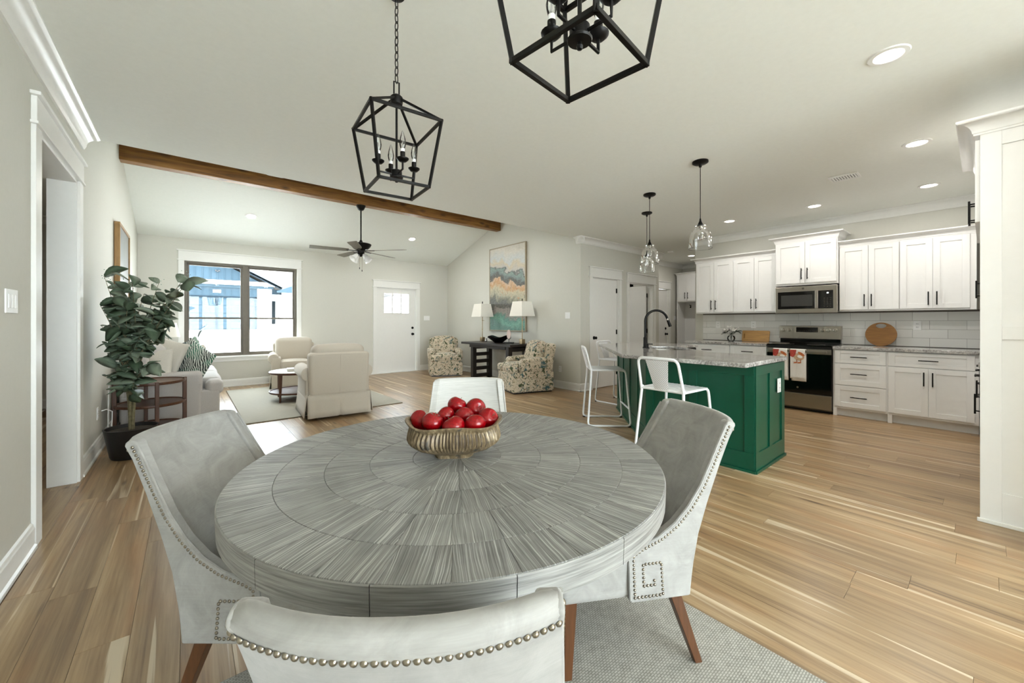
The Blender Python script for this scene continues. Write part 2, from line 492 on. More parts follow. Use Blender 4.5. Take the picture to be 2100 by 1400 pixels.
def painting():
    # abstract landscape print on a canvas whose local y runs across and z up, origin at the lower corner
    t = NT('abstract_landscape')
    tc = t.n('TexCoord'); sp = t.n('SeparateXYZ'); t.l(tc.outputs['Object'], sp.inputs[0])
    y = sp.outputs[1]; z = sp.outputs[2]
    nb = t.noise(t.coord((1, 1.3, 1.6)), 2.0, 4, 0.5, 0.7)
    zz = t.math('MULTIPLY_ADD', t.math('SUBTRACT', nb, 0.5), 0.55, z)
    zz = t.math('MULTIPLY_ADD', y, -0.16, zz)
    f = t.math('DIVIDE', zz, 1.85)
    c = t.ramp(f, [(0.0, srgb(40, 120, 104)), (0.07, srgb(92, 168, 148)), (0.12, srgb(58, 134, 120)), (0.16, srgb(142, 134, 128)), (0.22, srgb(120, 112, 108)),
                   (0.235, srgb(42, 44, 38)), (0.275, srgb(52, 54, 44)), (0.30, srgb(92, 94, 68)), (0.34, srgb(176, 170, 140)), (0.42, srgb(206, 196, 160)), (0.47, srgb(206, 150, 84)),
                   (0.51, srgb(218, 186, 150)), (0.525, srgb(34, 36, 38)), (0.56, srgb(44, 48, 50)), (0.585, srgb(96, 120, 120)), (0.63, srgb(120, 152, 146)), (0.645, srgb(50, 58, 60)), (0.665, srgb(198, 196, 190)),
                   (0.73, srgb(214, 200, 172)), (0.78, srgb(206, 212, 212)), (0.9, srgb(222, 216, 204)), (1.0, srgb(206, 200, 188))])
    n2 = t.noise(t.coord((1, 1.5, 1), 0, (0.4, 0.2, 0.2)), 9, 4, 0.6, 2.0)
    spots = t.ramp(n2, [(0.60, (0, 0, 0, 1)), (0.63, (1, 1, 1, 1))])
    mid = t.ramp(f, [(0.28, (0, 0, 0, 1)), (0.34, (1, 1, 1, 1)), (0.50, (1, 1, 1, 1)), (0.56, (0, 0, 0, 1))])
    c = t.mix(t.math('MULTIPLY', spots, t.math('MULTIPLY', mid, 0.9)), c, srgb(196, 124, 60))
    n3 = t.noise(t.coord((1, 3, 0.9), 0, (0.7, 0, 0)), 7, 4, 0.6, 1.6)
    dk = t.ramp(n3, [(0.60, (0, 0, 0, 1)), (0.64, (1, 1, 1, 1))])
    low = t.ramp(f, [(0.55, (1, 1, 1, 1)), (0.66, (0, 0, 0, 1))])
    c = t.mix(t.math('MULTIPLY', dk, t.math('MULTIPLY', low, 0.6)), c, srgb(52, 66, 62))
    br = t.noise(t.coord((1, 3, 9), 0, (0.9, 0, 0)), 6, 4, 0.7, 1.0)
    c = t.mix(0.22, c, t.ramp(br, [(0.35, srgb(120, 124, 118)), (0.65, srgb(240, 236, 226))]))
    t.col(c); t.rough(0.5); t.bump(br, 0.3, 0.003)
    return t.m
M_PAINT = painting()
def blurred_art():
    t = NT('pale_landscape_art')
    tc = t.n('TexCoord'); sp = t.n('SeparateXYZ'); t.l(tc.outputs['Object'], sp.inputs[0])
    n = t.noise(t.coord(), 3, 3)
    f = t.math('DIVIDE', t.math('MULTIPLY_ADD', n, 0.3, sp.outputs[2]), 1.4)
    t.col(t.ramp(f, [(0.0, srgb(150, 150, 140)), (0.3, srgb(196, 196, 190)), (0.5, srgb(226, 230, 232)), (0.8, srgb(176, 184, 190)), (1, srgb(160, 166, 170))])); t.rough(0.2)
    return t.m
M_ART2 = blurred_art()
M_GOLDWOOD = mat('gold_frame_wood', (150, 116, 66), 0.45, 0.1, ns=10, na=0.15, stretch=(6, 6, 1))
def bowl_mat():
    t = NT('carved_bowl')
    n = t.noise(t.coord((1, 1, 0.4)), 60, 4, 0.6, 0.6); n2 = t.noise(t.coord(), 14, 3)
    c = t.ramp(n, [(0.3, srgb(84, 70, 50)), (0.55, srgb(130, 112, 84)), (0.75, srgb(184, 166, 136))])
    t.col(t.mix(t.ramp(n2, [(0.62, (0, 0, 0, 1)), (0.68, (1, 1, 1, 1))]), c, srgb(70, 66, 58))); t.rough(0.42); t.set(Metallic=0.15); t.bump(n, 0.3, 0.002)
    return t.m
M_BOWL = bowl_mat()
M_BOWLDARK = mat('bowl_groove', (74, 60, 44), 0.6, ns=60, na=0.3)
def apple_mat():
    t = NT('red_apple')
    n = t.noise(t.coord((6, 6, 1.5), 13.0), 3, 3)
    t.col(t.ramp(n, [(0.3, srgb(104, 0, 8)), (0.6, srgb(150, 1, 10)), (0.85, srgb(178, 6, 12))])); t.rough(0.2); t.set(Specular_IOR_Level=0.45)
    return t.m
M_APPLE = apple_mat()
def perf():
    t = NT('perforated_white_steel')
    tc = t.n('TexCoord'); sp = t.n('SeparateXYZ'); t.l(tc.outputs['Object'], sp.inputs[0])
    a = t.math('MULTIPLY', sp.outputs[0], 62.0); b = t.math('MULTIPLY', sp.outputs[2], 62.0)
    u = t.math('ADD', a, b); v = t.math('SUBTRACT', a, b)
    fu = t.math('SUBTRACT', t.math('FRACT', u), 0.5); fv = t.math('SUBTRACT', t.math('FRACT', v), 0.5)
    d = t.math('SQRT', t.math('ADD', t.math('MULTIPLY', fu, fu), t.math('MULTIPLY', fv, fv)))
    t.col(t.mix(t.ramp(d, [(0.2, (0, 0, 0, 1)), (0.26, (1, 1, 1, 1))]), srgb(96, 96, 92), srgb(240, 240, 240))); t.rough(0.4)
    return t.m
M_PERF = perf()
M_SEATW = mat('white_wire_seat', (226, 226, 224), 0.45, ns=60, na=0.08, stretch=(0.1, 12, 1))
M_BOARD = mat('bamboo_board', (196, 152, 92), 0.5, ns=5, na=0.25, stretch=(1, 1, 14))
M_BOARD2 = mat('round_wood_board', (150, 104, 48), 0.5, ns=6, na=0.2, stretch=(1, 1, 8))
M_TOWEL = mat('white_towel', (238, 235, 228), 0.95, ns=200, na=0.03, bs=300)
M_RUST = mat('towel_rust', (196, 112, 66), 0.95, ns=40, na=0.3)
M_TAN = mat('towel_tan', (206, 172, 138), 0.95, ns=30, na=0.2)
M_REDP = mat('towel_red', (176, 70, 58), 0.95, ns=60, na=0.4)
M_BLUEGREY = mat('blue_grey_siding', (40, 52, 60), 0.9, spec=0.05, ns=6, na=0.05)
M_BLUEDARK = mat('blue_grey_trim', (22, 30, 36), 0.9, spec=0.05, ns=6, na=0.05)
M_WBRICK = mat('white_brick', (232, 230, 226), 0.9, ns=20, na=0.04, bs=30)
M_SHINGLE = mat('pale_shingle', (76, 74, 73), 0.95, spec=0.05, ns=14, na=0.12, bs=30)
M_CLAY = mat('agate_pink', (226, 206, 196), 0.4, ns=30, na=0.1)
M_BLKCER = mat('black_ceramic', (12, 12, 14), 0.12, ns=8, na=0.2)
M_SILVER = mat('silver_glass', (220, 220, 222), 0.1, 0.8, ns=20, na=0.1)
M_PETAL = mat('white_petal', (246, 244, 238), 0.7, ns=40, na=0.04)
M_DKLEAF = mat('dark_leaf', (34, 46, 30), 0.5, ns=40, na=0.2)
M_BOOK = mat('grey_book', (206, 204, 200), 0.7, ns=30, na=0.05)
M_PAGES = mat('book_pages', (236, 232, 222), 0.9, ns=100, na=0.08, stretch=(1, 1, 20))
M_VASE = mat('mottled_vase', (176, 168, 150), 0.4, ns=24, na=0.45)
M_BLADE = mat('fan_blade_grey', (104, 98, 84), 0.5, ns=8, na=0.15, stretch=(1, 12, 1))

# ------------------------------------------------------------------ room shell
XL, YW, XP, YD, XK, YB, HC = -0.66, 9.20, 5.36, 4.57, 7.22, -4.4, 2.74
YV, YR, HR = 4.68, 6.94, 3.47
SL = (HR - HC) / (YR - YV)
def wall(name, rects, axis, a, b, extra=None):
    mb = MB()
    for (u0, u1, z0, z1) in rects:
        if axis == 'x': mb.box(a, b, u0, u1, z0, z1)
        else: mb.box(u0, u1, a, b, z0, z1)
    if extra: extra(mb)
    return struct(part(name, mb, M_WALL, smooth=False))
def gable(x0, x1):
    return lambda mb: mb.extr([(YV, HC), (YW, HC), (YR, HR + 0.1)], x0, x1, 'x')
wall_left = wall('wall_left', [(YB, 3.43, 0, HC), (3.43, 4.46, 2.32, HC), (4.46, YW, 0, HC)], 'x', XL - 0.15, XL, gable(XL - 0.15, XL))
wall_window = wall('wall_far', [(XL - 0.15, -0.05, 0, HC), (-0.05, 1.76, 0, 0.59), (-0.05, 1.76, 2.345, HC), (1.76, 3.445, 0, HC), (3.445, 4.475, 2.07, HC), (4.475, XP + 0.15, 0, HC)], 'y', YW, YW + 0.15)
wall_painting = wall('wall_right', [(YD + 0.12, YW, 0, HC)], 'x', XP, XP + 0.12, gable(XP, XP + 0.12))
wall_doors = wall('wall_hall', [(XP, 5.68, 0, HC), (5.68, 6.49, 2.06, HC), (6.49, 6.84, 0, HC), (6.84, 7.74, 2.04, HC), (7.74, 7.97, 0, HC)], 'y', YD, YD + 0.12)
wall_jog = wall('wall_jog', [(YD + 0.12, 6.4, 0, HC)], 'x', 7.85, 7.97)
wall_hall_back = wall('wall_back_hall', [(7.85, 8.58, 0, HC), (8.58, 9.40, 2.07, HC), (9.40, 10.2, 0, HC)], 'y', 5.13, 5.25)
wall_hall_end = wall('wall_hall_end', [(3.3, 5.13, 0, HC)], 'x', 10.1, 10.2)
wall_kitchen = wall('wall_kitchen', [(-0.8, 3.41, 0, HC)], 'x', XK, XK + 0.12)
wall_hall_near = wall('wall_hall_near', [(XK + 0.12, 10.1, 0, HC)], 'y', 3.29, 3.41)
wall_fridge = wall('wall_fridge', [(3.3, XK, 0, HC)], 'y', -0.8, -0.66)
wall_light_block = wall('wall_light_block', [(YB, -0.8, 0, HC)], 'x', 3.3, 3.45)  # unseen wall, set forward to block patio light from the tall cabinet
wall_back = wall('wall_back', [(XL - 0.15, -0.45, 0, HC), (-0.45, 3.15, 2.46, HC), (3.15, 3.45, 0, HC)], 'y', YB - 0.15, YB)  # unseen; opening added to let in daylight
# hall seen through the cased opening
wall_opening = wall('wall_opening_far', [(-2.6, XL - 0.15, 0, HC)], 'y', 8.56, 8.66)
wall_opening_side = wall('wall_opening_side', [(2.0, 8.56, 0, HC)], 'x', -2.7, -2.6)
wall_opening_near = wall('wall_opening_near', [(-2.6, XL - 0.15, 0, HC)], 'y', 1.9, 2.0)
# room behind the open door
wall_pantry = wall('wall_pantry_back', [(5.5, 7.85, 0, HC)], 'y', 6.3, 6.4)

mb = MB()
mb.box(XL - 0.15, XP, YB - 0.15, YV, HC, HC + 0.12)
mb.box(XP, XP + 0.12, YB - 0.15, YD + 0.12, HC, HC + 0.12)
mb.box(XP + 0.12, 10.2, -0.8, 6.4, HC, HC + 0.12)
mb.box(-2.7, XL - 0.1, 1.9, 8.7, HC, HC + 0.12)
ceiling_flat = struct(part('ceiling', mb, M_CEIL, smooth=False))
mb = MB().extr([(YV, HC), (YR, HR), (YR, HR + 0.14), (YV, HC + 0.14)], XL - 0.15, XP + 0.15, 'x')
struct(part('ceiling_near_slope', mb, M_CEIL, smooth=False))
mb = MB().extr([(YR, HR), (YW + 0.15, HC - 0.15 * SL), (YW + 0.15, HC + 0.14), (YR, HR + 0.14)], XL - 0.15, XP + 0.15, 'x')
struct(part('ceiling_far_slope', mb, M_CEIL, smooth=False))

# ------------------------------------------------------------------ floor and planks
mb = MB()
mb.box(-2.7, 10.2, YB - 0.15, YW + 0.15, -0.12, -0.006)
M_SUB = mat('plank_gap', (128, 104, 76), 0.8, ns=10, na=0.1)
floor = struct(part('floor', mb, M_SUB, smooth=False))
PW, PL, G = 0.152, 1.22, 0.0005
def plank_mb(w, l):
    b = 0.0005
    m = MB()
    m.loops([[(G, G, -0.005), (w - G, G, -0.005), (w - G, l - G, -0.005), (G, l - G, -0.005)],
             [(G, G, -b), (w - G, G, -b), (w - G, l - G, -b), (G, l - G, -b)],
             [(G + b, G + b, 0), (w - G - b, G + b, 0), (w - G - b, l - G - b, 0), (G + b, l - G - b, 0)]])
    return m
plank_me = plank_mb(PW, PL).mesh('plank', M_FLOOR, False)
def proj(x, y, z=0.0):
    fx, fy = math.cos(YAW), math.sin(YAW)
    F = x * fx + y * fy; Rr = x * fy - y * fx
    return (CX + FPX * Rr / F, CY - FPX * (z - CAMH) / F, F) if F > 0.15 else None
cand = []
row = 0
x = XL + 0.03 - 14 * PW
while x < 10.1:
    off = random.random() * PL
    y = YB - off
    while y < YW:
        y0, y1 = max(y, YB), min(y + PL, YW)
        inside = True
        if x < XL - 0.05 and not (2.0 < y0 and y1 < 8.9): inside = False
        if x > 3.72 and y1 < -0.6: inside = False
        if x > XK + 0.05 and (y1 < 3.4 or y0 > 5.2): inside = False
        if x > XP + 0.02 and x < XK and y0 > 6.3: inside = False
        if inside and y1 - y0 > 0.05:
            p = proj(x + PW / 2, (y0 + y1) / 2)
            seen = False
            for fx_ in (0, 1):
                for k in range(5):
                    q = proj(x + fx_ * PW, y0 + (y1 - y0) * k / 4)
                    if q and -20 < q[0] < 2120 and q[1] < 1440: seen = True
            hid = (x > XP and y0 > 4.6) or (x > XK and y1 < 3.6) or x > 7.6 or (x > 6.7 and y0 < 3.3) or (x < XL - 0.2) or (x > 3.8 and y1 < 0.02) or (3.62 < x < 4.2 and 1.2 < y0 and y1 < 2.4)
            d = p[2] if p else 99
            cand.append((0 if (seen and not hid) else 1, d, x, y0, y1))
        y += PL
    x += PW
cand.sort()
rest = MB()
for k, (s, d, x, y0, y1) in enumerate(cand):
    if s == 0 and k < 300:
        o = ob('plank', plank_me, floor, (x, y0, 0))
        o.scale = (1, (y1 - y0) / PL, 1)
    else:
        n0 = len(rest.v)
        m = plank_mb(PW, y1 - y0)
        rest.add([(a + x, b + y0, c) for a, b, c in m.v], m.f)
stuff(part('plank_field', rest, M_FLOOR, floor, smooth=False))

# ------------------------------------------------------------------ baseboards, crown, casings
BB = [(0, 0), (0.026, 0), (0.026, 0.018), (0.016, 0.026), (0.016, 0.112), (0.012, 0.118), (0.010, 0.134), (0, 0.14)]
tn = [0]
def run(name, prof, p0, p1, nrm, mat_=None, z=0.0, down=False, parent=None):
    # extrude a profile (out, up) from p0 to p1 along a wall; nrm = direction out of the wall
    a = Vector((p0[0], p0[1], z)); b = Vector((p1[0], p1[1], z)); n = Vector((nrm[0], nrm[1], 0))
    r0 = [tuple(a + n * o + Vector((0, 0, -h if down else h))) for o, h in prof]
    r1 = [tuple(b + n * o + Vector((0, 0, -h if down else h))) for o, h in prof]
    mb = MB().loops([r0, r1])
    o = part(name, mb, mat_ or M_TRIM, parent, smooth=True, ang=25)
    bm = bmesh.new(); bm.from_mesh(o.data); bmesh.ops.recalc_face_normals(bm, faces=bm.faces); bm.to_mesh(o.data); bm.free()
    if parent is None: struct(o)
    return o
run('baseboard_left', BB, (XL, YB), (XL, 3.31), (1, 0))
run('baseboard_left', BB, (XL, 4.575), (XL, YW), (1, 0))
run('baseboard_far', BB, (XL, YW), (3.37, YW), (0, -1))
run('baseboard_far', BB, (4.55, YW), (XP, YW), (0, -1))
run('baseboard_right', BB, (XP, YD - 0.026), (XP, YW), (-1, 0))
run('baseboard_hall', BB, (XP - 0.026, YD), (5.6, YD), (0, -1))
run('baseboard_hall', BB, (6.56, YD), (6.78, YD), (0, -1))
run('baseboard_back_hall', BB, (9.48, 5.13), (9.7, 5.13), (0, -1))
run('baseboard_opening', BB, (-2.6, 8.56), (XL - 0.15, 8.56), (0, -1))
run('baseboard_opening_side', BB, (-2.6, 2.0), (-2.6, 8.56), (1, 0))
CR = [(0, 0), (0.105, 0), (0.105, 0.012), (0.092, 0.02)] + [(0.085 - 0.058 * math.sin(PI / 2 * k / 7) , 0.022 + 0.062 * (1 - math.cos(PI / 2 * k / 7))) for k in range(8)] + [(0.022, 0.096), (0.014, 0.11), (0, 0.11)]
def crown(i, p0, p1, n): return run('trim_%d' % i, CR, p0, p1, n, z=HC, down=True)
crown(1, (XL, YB), (XL, YV - 0.03), (1, 0))
crown(2, (XP, YD - 0.1), (XP, YV - 0.02), (-1, 0))
crown(3, (XP - 0.1, YD), (7.97 + 0.1, YD), (0, -1))
crown(4, (XK, -0.66), (XK, 3.41), (-1, 0))
crown(5, (7.97, 5.13), (10.1, 5.13), (0, -1))
crown(6, (10.1, 3.41), (10.1, 5.13), (-1, 0))
crown(7, (-2.6, 8.56), (XL - 0.15, 8.56), (0, -1))
crown(8, (-2.6, 2.0), (-2.6, 8.56), (1, 0))

def casing(name, axis, w, u0, u1, ztop, nrm, bottom=0.0, apron=False, cw=0.083, hh=0.15):
    """craftsman casing round an opening u0..u1 on the wall plane w; nrm = -1 / +1 side it stands out"""
    o = struct(bpy.data.objects.new(name, None)); COL.objects.link(o)
    def bx(nm, a0, a1, z0, z1, t, bev=0.003):
        mb = MB()
        if axis == 'y': mb.box(a0, a1, w, w + nrm * t, z0, z1)
        else: mb.box(w, w + nrm * t, a0, a1, z0, z1)
        part(nm, mb, M_TRIM, o, bevel=bev)
    bx('side_casing', u0 - cw, u0, bottom, ztop, 0.02)
    bx('side_casing', u1, u1 + cw, bottom, ztop, 0.02)
    bx('fillet', u0 - cw - 0.018, u1 + cw + 0.018, ztop, ztop + 0.016, 0.032)
    bx('header', u0 - cw, u1 + cw, ztop + 0.016, ztop + 0.016 + hh, 0.024)
    bx('cap', u0 - cw - 0.022, u1 + cw + 0.022, ztop + 0.016 + hh, ztop + 0.036 + hh, 0.042)
    if apron:
        bx('stool', u0 - cw - 0.03, u1 + cw + 0.03, bottom - 0.028, bottom, 0.07)
        bx('apron', u0 - cw, u1 + cw, bottom - 0.10, bottom - 0.028, 0.02)
    return o
casing('trim_21', 'x', XL, 3.43, 4.46, 2.32, 1, cw=0.115, hh=0.14)
casing('trim_22', 'y', YW, 3.445, 4.475, 2.065, -1, hh=0.14)
casing('trim_23', 'y', YD, 5.68, 6.49, 2.055, -1, hh=0.155)
casing('trim_24', 'y', YD, 6.84, 7.74, 2.035, -1, hh=0.155)
casing('trim_25', 'y', 5.13, 8.58, 9.40, 2.065, -1, hh=0.15)
casing('trim_26', 'y', YW, -0.05, 1.76, 2.345, -1, 0.585, True, hh=0.155)
# jambs
def jamb(i, boxes):
    mb = MB()
    for b in boxes: mb.box(*b)
    struct(part('trim_%d' % i, mb, M_TRIM, bevel=0.002))
jamb(31, [(XL - 0.15, XL + 0.004, 4.442, 4.462, 0, 2.32), (XL - 0.17, XL + 0.004, 3.428, 3.448, 0, 2.32), (XL - 0.17, XL + 0.004, 3.43, 4.46, 2.302, 2.322)])
jamb(32, [(6.838, 6.858, YD, YD + 0.12, 0, 2.04), (7.722, 7.742, YD, YD + 0.12, 0, 2.04), (6.84, 7.74, YD, YD + 0.12, 2.02, 2.042)])
jamb(33, [(5.678, 5.696, YD, YD + 0.12, 0, 2.06), (6.474, 6.492, YD, YD + 0.12, 0, 2.06), (5.68, 6.49, YD, YD + 0.12, 2.05, 2.062)])
jamb(34, [(3.443, 3.462, YW, YW + 0.15, 0, 2.07), (4.458, 4.477, YW, YW + 0.15, 0, 2.07), (3.445, 4.475, YW, YW + 0.15, 2.055, 2.072), (3.445, 4.475, YW - 0.02, YW + 0.15, 0.0, 0.02)])
jamb(35, [(8.578, 8.594, 5.13, 5.25, 0, 2.07), (9.386, 9.402, 5.13, 5.25, 0, 2.07), (8.58, 9.40, 5.13, 5.25, 2.058, 2.072)])

# ------------------------------------------------------------------ doors
def panel_frame(mb, w, h, t, openings, y0=0.0):
    """a slab of width w, height h with rectangular openings cut through; local x 0..w, z 0..h, y y0..y0+t"""
    xs = sorted(set([0, w] + [a for o in openings for a in o[:2]])); zs = sorted(set([0, h] + [a for o in openings for a in o[2:]]))
    for i in range(len(xs) - 1):
        for j in range(len(zs) - 1):
            cx_, cz_ = (xs[i] + xs[i + 1]) / 2, (zs[j] + zs[j + 1]) / 2
            if any(o[0] < cx_ < o[1] and o[2] < cz_ < o[3] for o in openings): continue
            mb.box(xs[i], xs[i + 1], y0, y0 + t, zs[j], zs[j + 1])
def sunk_panel(o, t, y0=0.0, depth=0.012, field=0.05, raised=0.008):
    a, b, c, d = o
    def rect(e, y): return [(a + e, y, c + e), (b - e, y, c + e), (b - e, y, d - e), (a + e, y, d - e)]
    mb = MB()
    mb.loops([rect(0, y0 + 0.001), rect(0.012, y0 + depth), rect(field, y0 + depth), rect(field + 0.012, y0 + depth - raised)], True, True)
    bm = MB(); bm.add(mb.v, mb.f)
    bm.box(a, b, y0 + depth + 0.004, y0 + t - 0.004, c, d)
    return bm
def knob_mb(r=0.028, out=0.06):
    mb = MB()
    Mx = Matrix.Rotation(PI / 2, 4, 'X')
    mb.lathe([(0.001, 0), (0.032, 0), (0.032, 0.008), (0.012, 0.012), (0.011, out - 0.03), (r * 0.8, out - 0.026), (r, out - 0.012), (r * 0.85, out), (0.001, out + 0.003)], 16, M=Mx)
    return mb
def bolt_mb():
    return MB().lathe([(0.001, 0), (0.03, 0), (0.03, 0.012), (0.016, 0.02), (0.001, 0.022)], 16, M=Matrix.Rotation(PI / 2, 4, 'X'))
def door(name, label, loc, rz, w, h, panels, knob=None, bolt=None, hinges=None, lites=None, t=0.04):
    o = struct(thing(name, label, 'door', loc, rz)); del o['category']
    mb = MB(); panel_frame(mb, w, h, t, panels + (lites or []))
    part('slab', mb, M_TRIM, o, smooth=False)
    for p in panels: part('panel', sunk_panel(p, t), M_TRIM, o, smooth=False)
    for p in (lites or []):
        part('pane', MB().box(p[0], p[1], t * 0.4, t * 0.4 + 0.006, p[2], p[3]), M_PANE, o, smooth=False)
    if knob: part('knob', knob_mb(), M_BLACK, o, loc=(knob[0], 0, knob[1]))
    if bolt: part('deadbolt', bolt_mb(), M_BLACK, o, loc=(bolt[0], 0, bolt[1]))
    for hz in (hinges or []):
        part('hinge', MB().cyl((hz[0], -0.006, hz[1] - 0.045), (hz[0], -0.006, hz[1] + 0.045), 0.008).box(hz[0] - 0.022, hz[0] + 0.022, -0.003, 0.001, hz[1] - 0.045, hz[1] + 0.045), M_BLACK, o)
    return o
fw, fh = 0.985, 2.035
door('door_1', 'white craftsman front door with three small glass panes on top', (3.467, YW + 0.03, 0.018), 0, fw, fh,
     [(0.19, 0.45, 0.26, 1.36), (0.54, 0.80, 0.26, 1.36)], (0.905, 0.915), (0.905, 1.07), None,
     [(0.175, 0.368, 1.44, 1.91), (0.40, 0.588, 1.44, 1.91), (0.62, 0.81, 1.44, 1.91)])
door('door_2', 'closed white two-panel door with black knob in hall wall', (5.70, YD + 0.03, 0.012), 0, 0.77, 2.035,
     [(0.13, 0.64, 0.2, 0.78), (0.13, 0.64, 1.0, 1.9)], (0.07, 0.93), None, [(0.765, 1.83), (0.765, 1.03), (0.765, 0.25)])
door('door_3', 'white two-panel door standing open into the pantry', (7.69, YD + 0.13, 0.012), R(104), 0.83, 2.0,
     [(0.13, 0.70, 0.2, 0.78), (0.13, 0.70, 1.0, 1.87)], (0.76, 0.93), None, [(0.0, 1.80), (0.0, 1.03), (0.0, 0.30)])
six = []
for (z0, z1) in ((0.2, 0.78), (0.95, 1.52), (1.64, 1.9)):
    six += [(0.11, 0.36, z0, z1), (0.43, 0.68, z0, z1)]
door('door_4', 'white six-panel door at the end of the back hall', (8.60, 5.16, 0.012), 0, 0.785, 2.04, six, (0.715, 0.92), (0.715, 1.06))
mb = MB().cyl((7.716, YD - 0.006, 0.05), (7.716, YD - 0.006, 2.0), 0.004)

# ------------------------------------------------------------------ living room window
win = struct(thing('window_1', 'double-hung twin window with bronze frame in far wall', 'window', (0, 0, 0))); del win['category']
def frame_rect(name, x0, x1, z0, z1, y0, y1, w, par, mat_=None):
    mb = MB(); mb.box(x0, x1, y0, y1, z0, z0 + w); mb.box(x0, x1, y0, y1, z1 - w, z1); mb.box(x0, x0 + w, y0, y1, z0 + w, z1 - w); mb.box(x1 - w, x1, y0, y1, z0 + w, z1 - w)
    return part(name, mb, mat_ or M_BRONZE, par, bevel=0.003)
frame_rect('frame', -0.05, 1.76, 0.585, 2.345, YW + 0.02, YW + 0.10, 0.035, win)
part('mullion', MB().box(0.825, 0.905, YW + 0.015, YW + 0.10, 0.60, 2.33), M_BRONZE, win, bevel=0.003)
for (a, b) in ((-0.015, 0.825), (0.905, 1.725)):
    s = frame_rect('sash', a, b, 1.29, 2.31, YW + 0.06, YW + 0.085, 0.035, win)
    part('pane', MB().box(a + 0.035, b - 0.035, YW + 0.07, YW + 0.075, 1.325, 2.275), M_PANE, s, smooth=False)
    s = frame_rect('sash', a, b, 0.62, 1.325, YW + 0.03, YW + 0.055, 0.035, win)
    part('pane', MB().box(a + 0.035, b - 0.035, YW + 0.04, YW + 0.045, 0.655, 1.29), M_PANE, s, smooth=False)
# patio doors assumed behind the camera, added to let in daylight
pat = struct(thing('window_patio_added', 'assumed glazed patio doors added to let in daylight', 'window', (0, 0, 0))); del pat['category']
for k in range(4):
    a = -0.45 + k * 0.9; b = a + 0.9
    s = frame_rect('sash', a, b, 0.02, 2.46, YB - 0.09, YB - 0.04, 0.06, pat, M_TRIM)
    part('pane', MB().box(a + 0.06, b - 0.06, YB - 0.07, YB - 0.064, 0.08, 2.40), M_PANE, s, smooth=False)

# ------------------------------------------------------------------ beam
tag(part('ceiling_beam', MB().box(XL, XP, YR - 0.075, YR + 0.075, 3.262, HR + 0.02), M_BEAM, bevel=0.006), 'dark stained knotty wood beam along the ridge of the ceiling', 'beam')

# ------------------------------------------------------------------ wall plates
def plate(name, label, loc, rz, w, h, kind, group=None):
    o = thing(name, label, 'switch' if kind != 'outlet' else 'outlet', loc, rz, group)
    part('cover_plate', MB().box(-w / 2, w / 2, -0.006, 0, -h / 2, h / 2), M_PLATE, o, bevel=0.002)
    if kind == 'outlet':
        for s in (-1, 1):
            q = part('socket', MB().box(-0.016, 0.016, -0.009, -0.006, s * 0.021 - 0.014, s * 0.021 + 0.014), M_PLATE, o, bevel=0.002)
            part('slots', MB().box(-0.008, -0.005, -0.0095, -0.008, s * 0.021 - 0.006, s * 0.021 + 0.006).box(0.005, 0.008, -0.0095, -0.008, s * 0.021 - 0.006, s * 0.021 + 0.006), M_BLACKP, q, smooth=False)
    else:
        n = kind
        for k in range(n):
            x = (k - (n - 1) / 2) * 0.046
            part('rocker', MB().box(x - 0.016, x + 0.016, -0.010, -0.006, -0.033, 0.033), M_PLATE, o, bevel=0.002)
    return o
plate('light_switch', 'white light switch plate beside the cased opening on left wall', (XL, 3.0, 1.335), PI / 2, 0.165, 0.115, 3)
plate('light_switch', 'white light switch to the right of the front door', (4.755, YW, 1.335), 0, 0.165, 0.115, 3)
plate('light_switch', 'white light switch on right wall beside the closed hall door', (XP, 4.875, 1.355), -PI / 2, 0.115, 0.115, 2)
plate('light_switch', 'white light switch at the end of the back hall', (9.73, 5.13, 1.335), 0, 0.12, 0.115, 2)
plate('wall_outlet', 'white outlet low on right wall behind the floral armchair', (XP, 5.06, 0.36), -PI / 2, 0.07, 0.115, 'outlet')
plate('wall_outlet', 'white outlet low on left wall beside the potted tree', (XL, 5.35, 0.37), PI / 2, 0.07, 0.115, 'outlet')

# ------------------------------------------------------------------ ceiling fixtures
def can_light(label, x, y, z, tilt=0.0, w=CAN_W):
    o = thing('recessed_light', label, 'ceiling light', (x, y, z), 0, 'recessed ceiling lights')
    o.rotation_euler = (tilt, 0, 0)
    part('trim_ring', MB().lathe([(0.062, -0.001), (0.066, -0.008), (0.088, -0.006), (0.092, 0.0)], 28, cap=False), M_TRIM, o)
    part('lens', MB().lathe([(0.001, -0.003), (0.063, -0.003), (0.063, 0.0)], 24), emat('can_lens', (255, 246, 230), 9.0), o, smooth=False)
    d = bpy.data.lights.new('can_lamp', 'AREA'); d.shape = 'DISK'; d.size = 0.12; d.energy = w; d.color = (1.0, 0.96, 0.91)
    l = bpy.data.objects.new('can_lamp', d); COL.objects.link(l); l.parent = o; l.location = (0, 0, -0.012)
    return o
can_light('largest recessed ceiling light, nearest the tall white cabinet', 3.045, 0.347, HC, 0.0, 4.5)
can_light('recessed ceiling light between the air vent and tall cabinet, second from the near end', 4.722, 0.366, HC, 0.0, 10)
can_light('recessed ceiling light above the right end of the kitchen counter', 6.292, 0.394, HC)
can_light('recessed ceiling light in front of the cabinet over the microwave', 6.258, 1.411, HC)
can_light('recessed ceiling light above the left kitchen cabinets', 6.221, 2.429, HC)
can_light('small recessed ceiling light deep in the back hall', 8.803, 4.248, HC)
ta = math.atan(SL)
can_light('recessed light on the far ceiling slope above the window', 0.849, 8.1525, 3.078, -ta, 5)
can_light('recessed light on the far ceiling slope right of the fan', 3.848, 8.141, 3.082, -ta, 7)
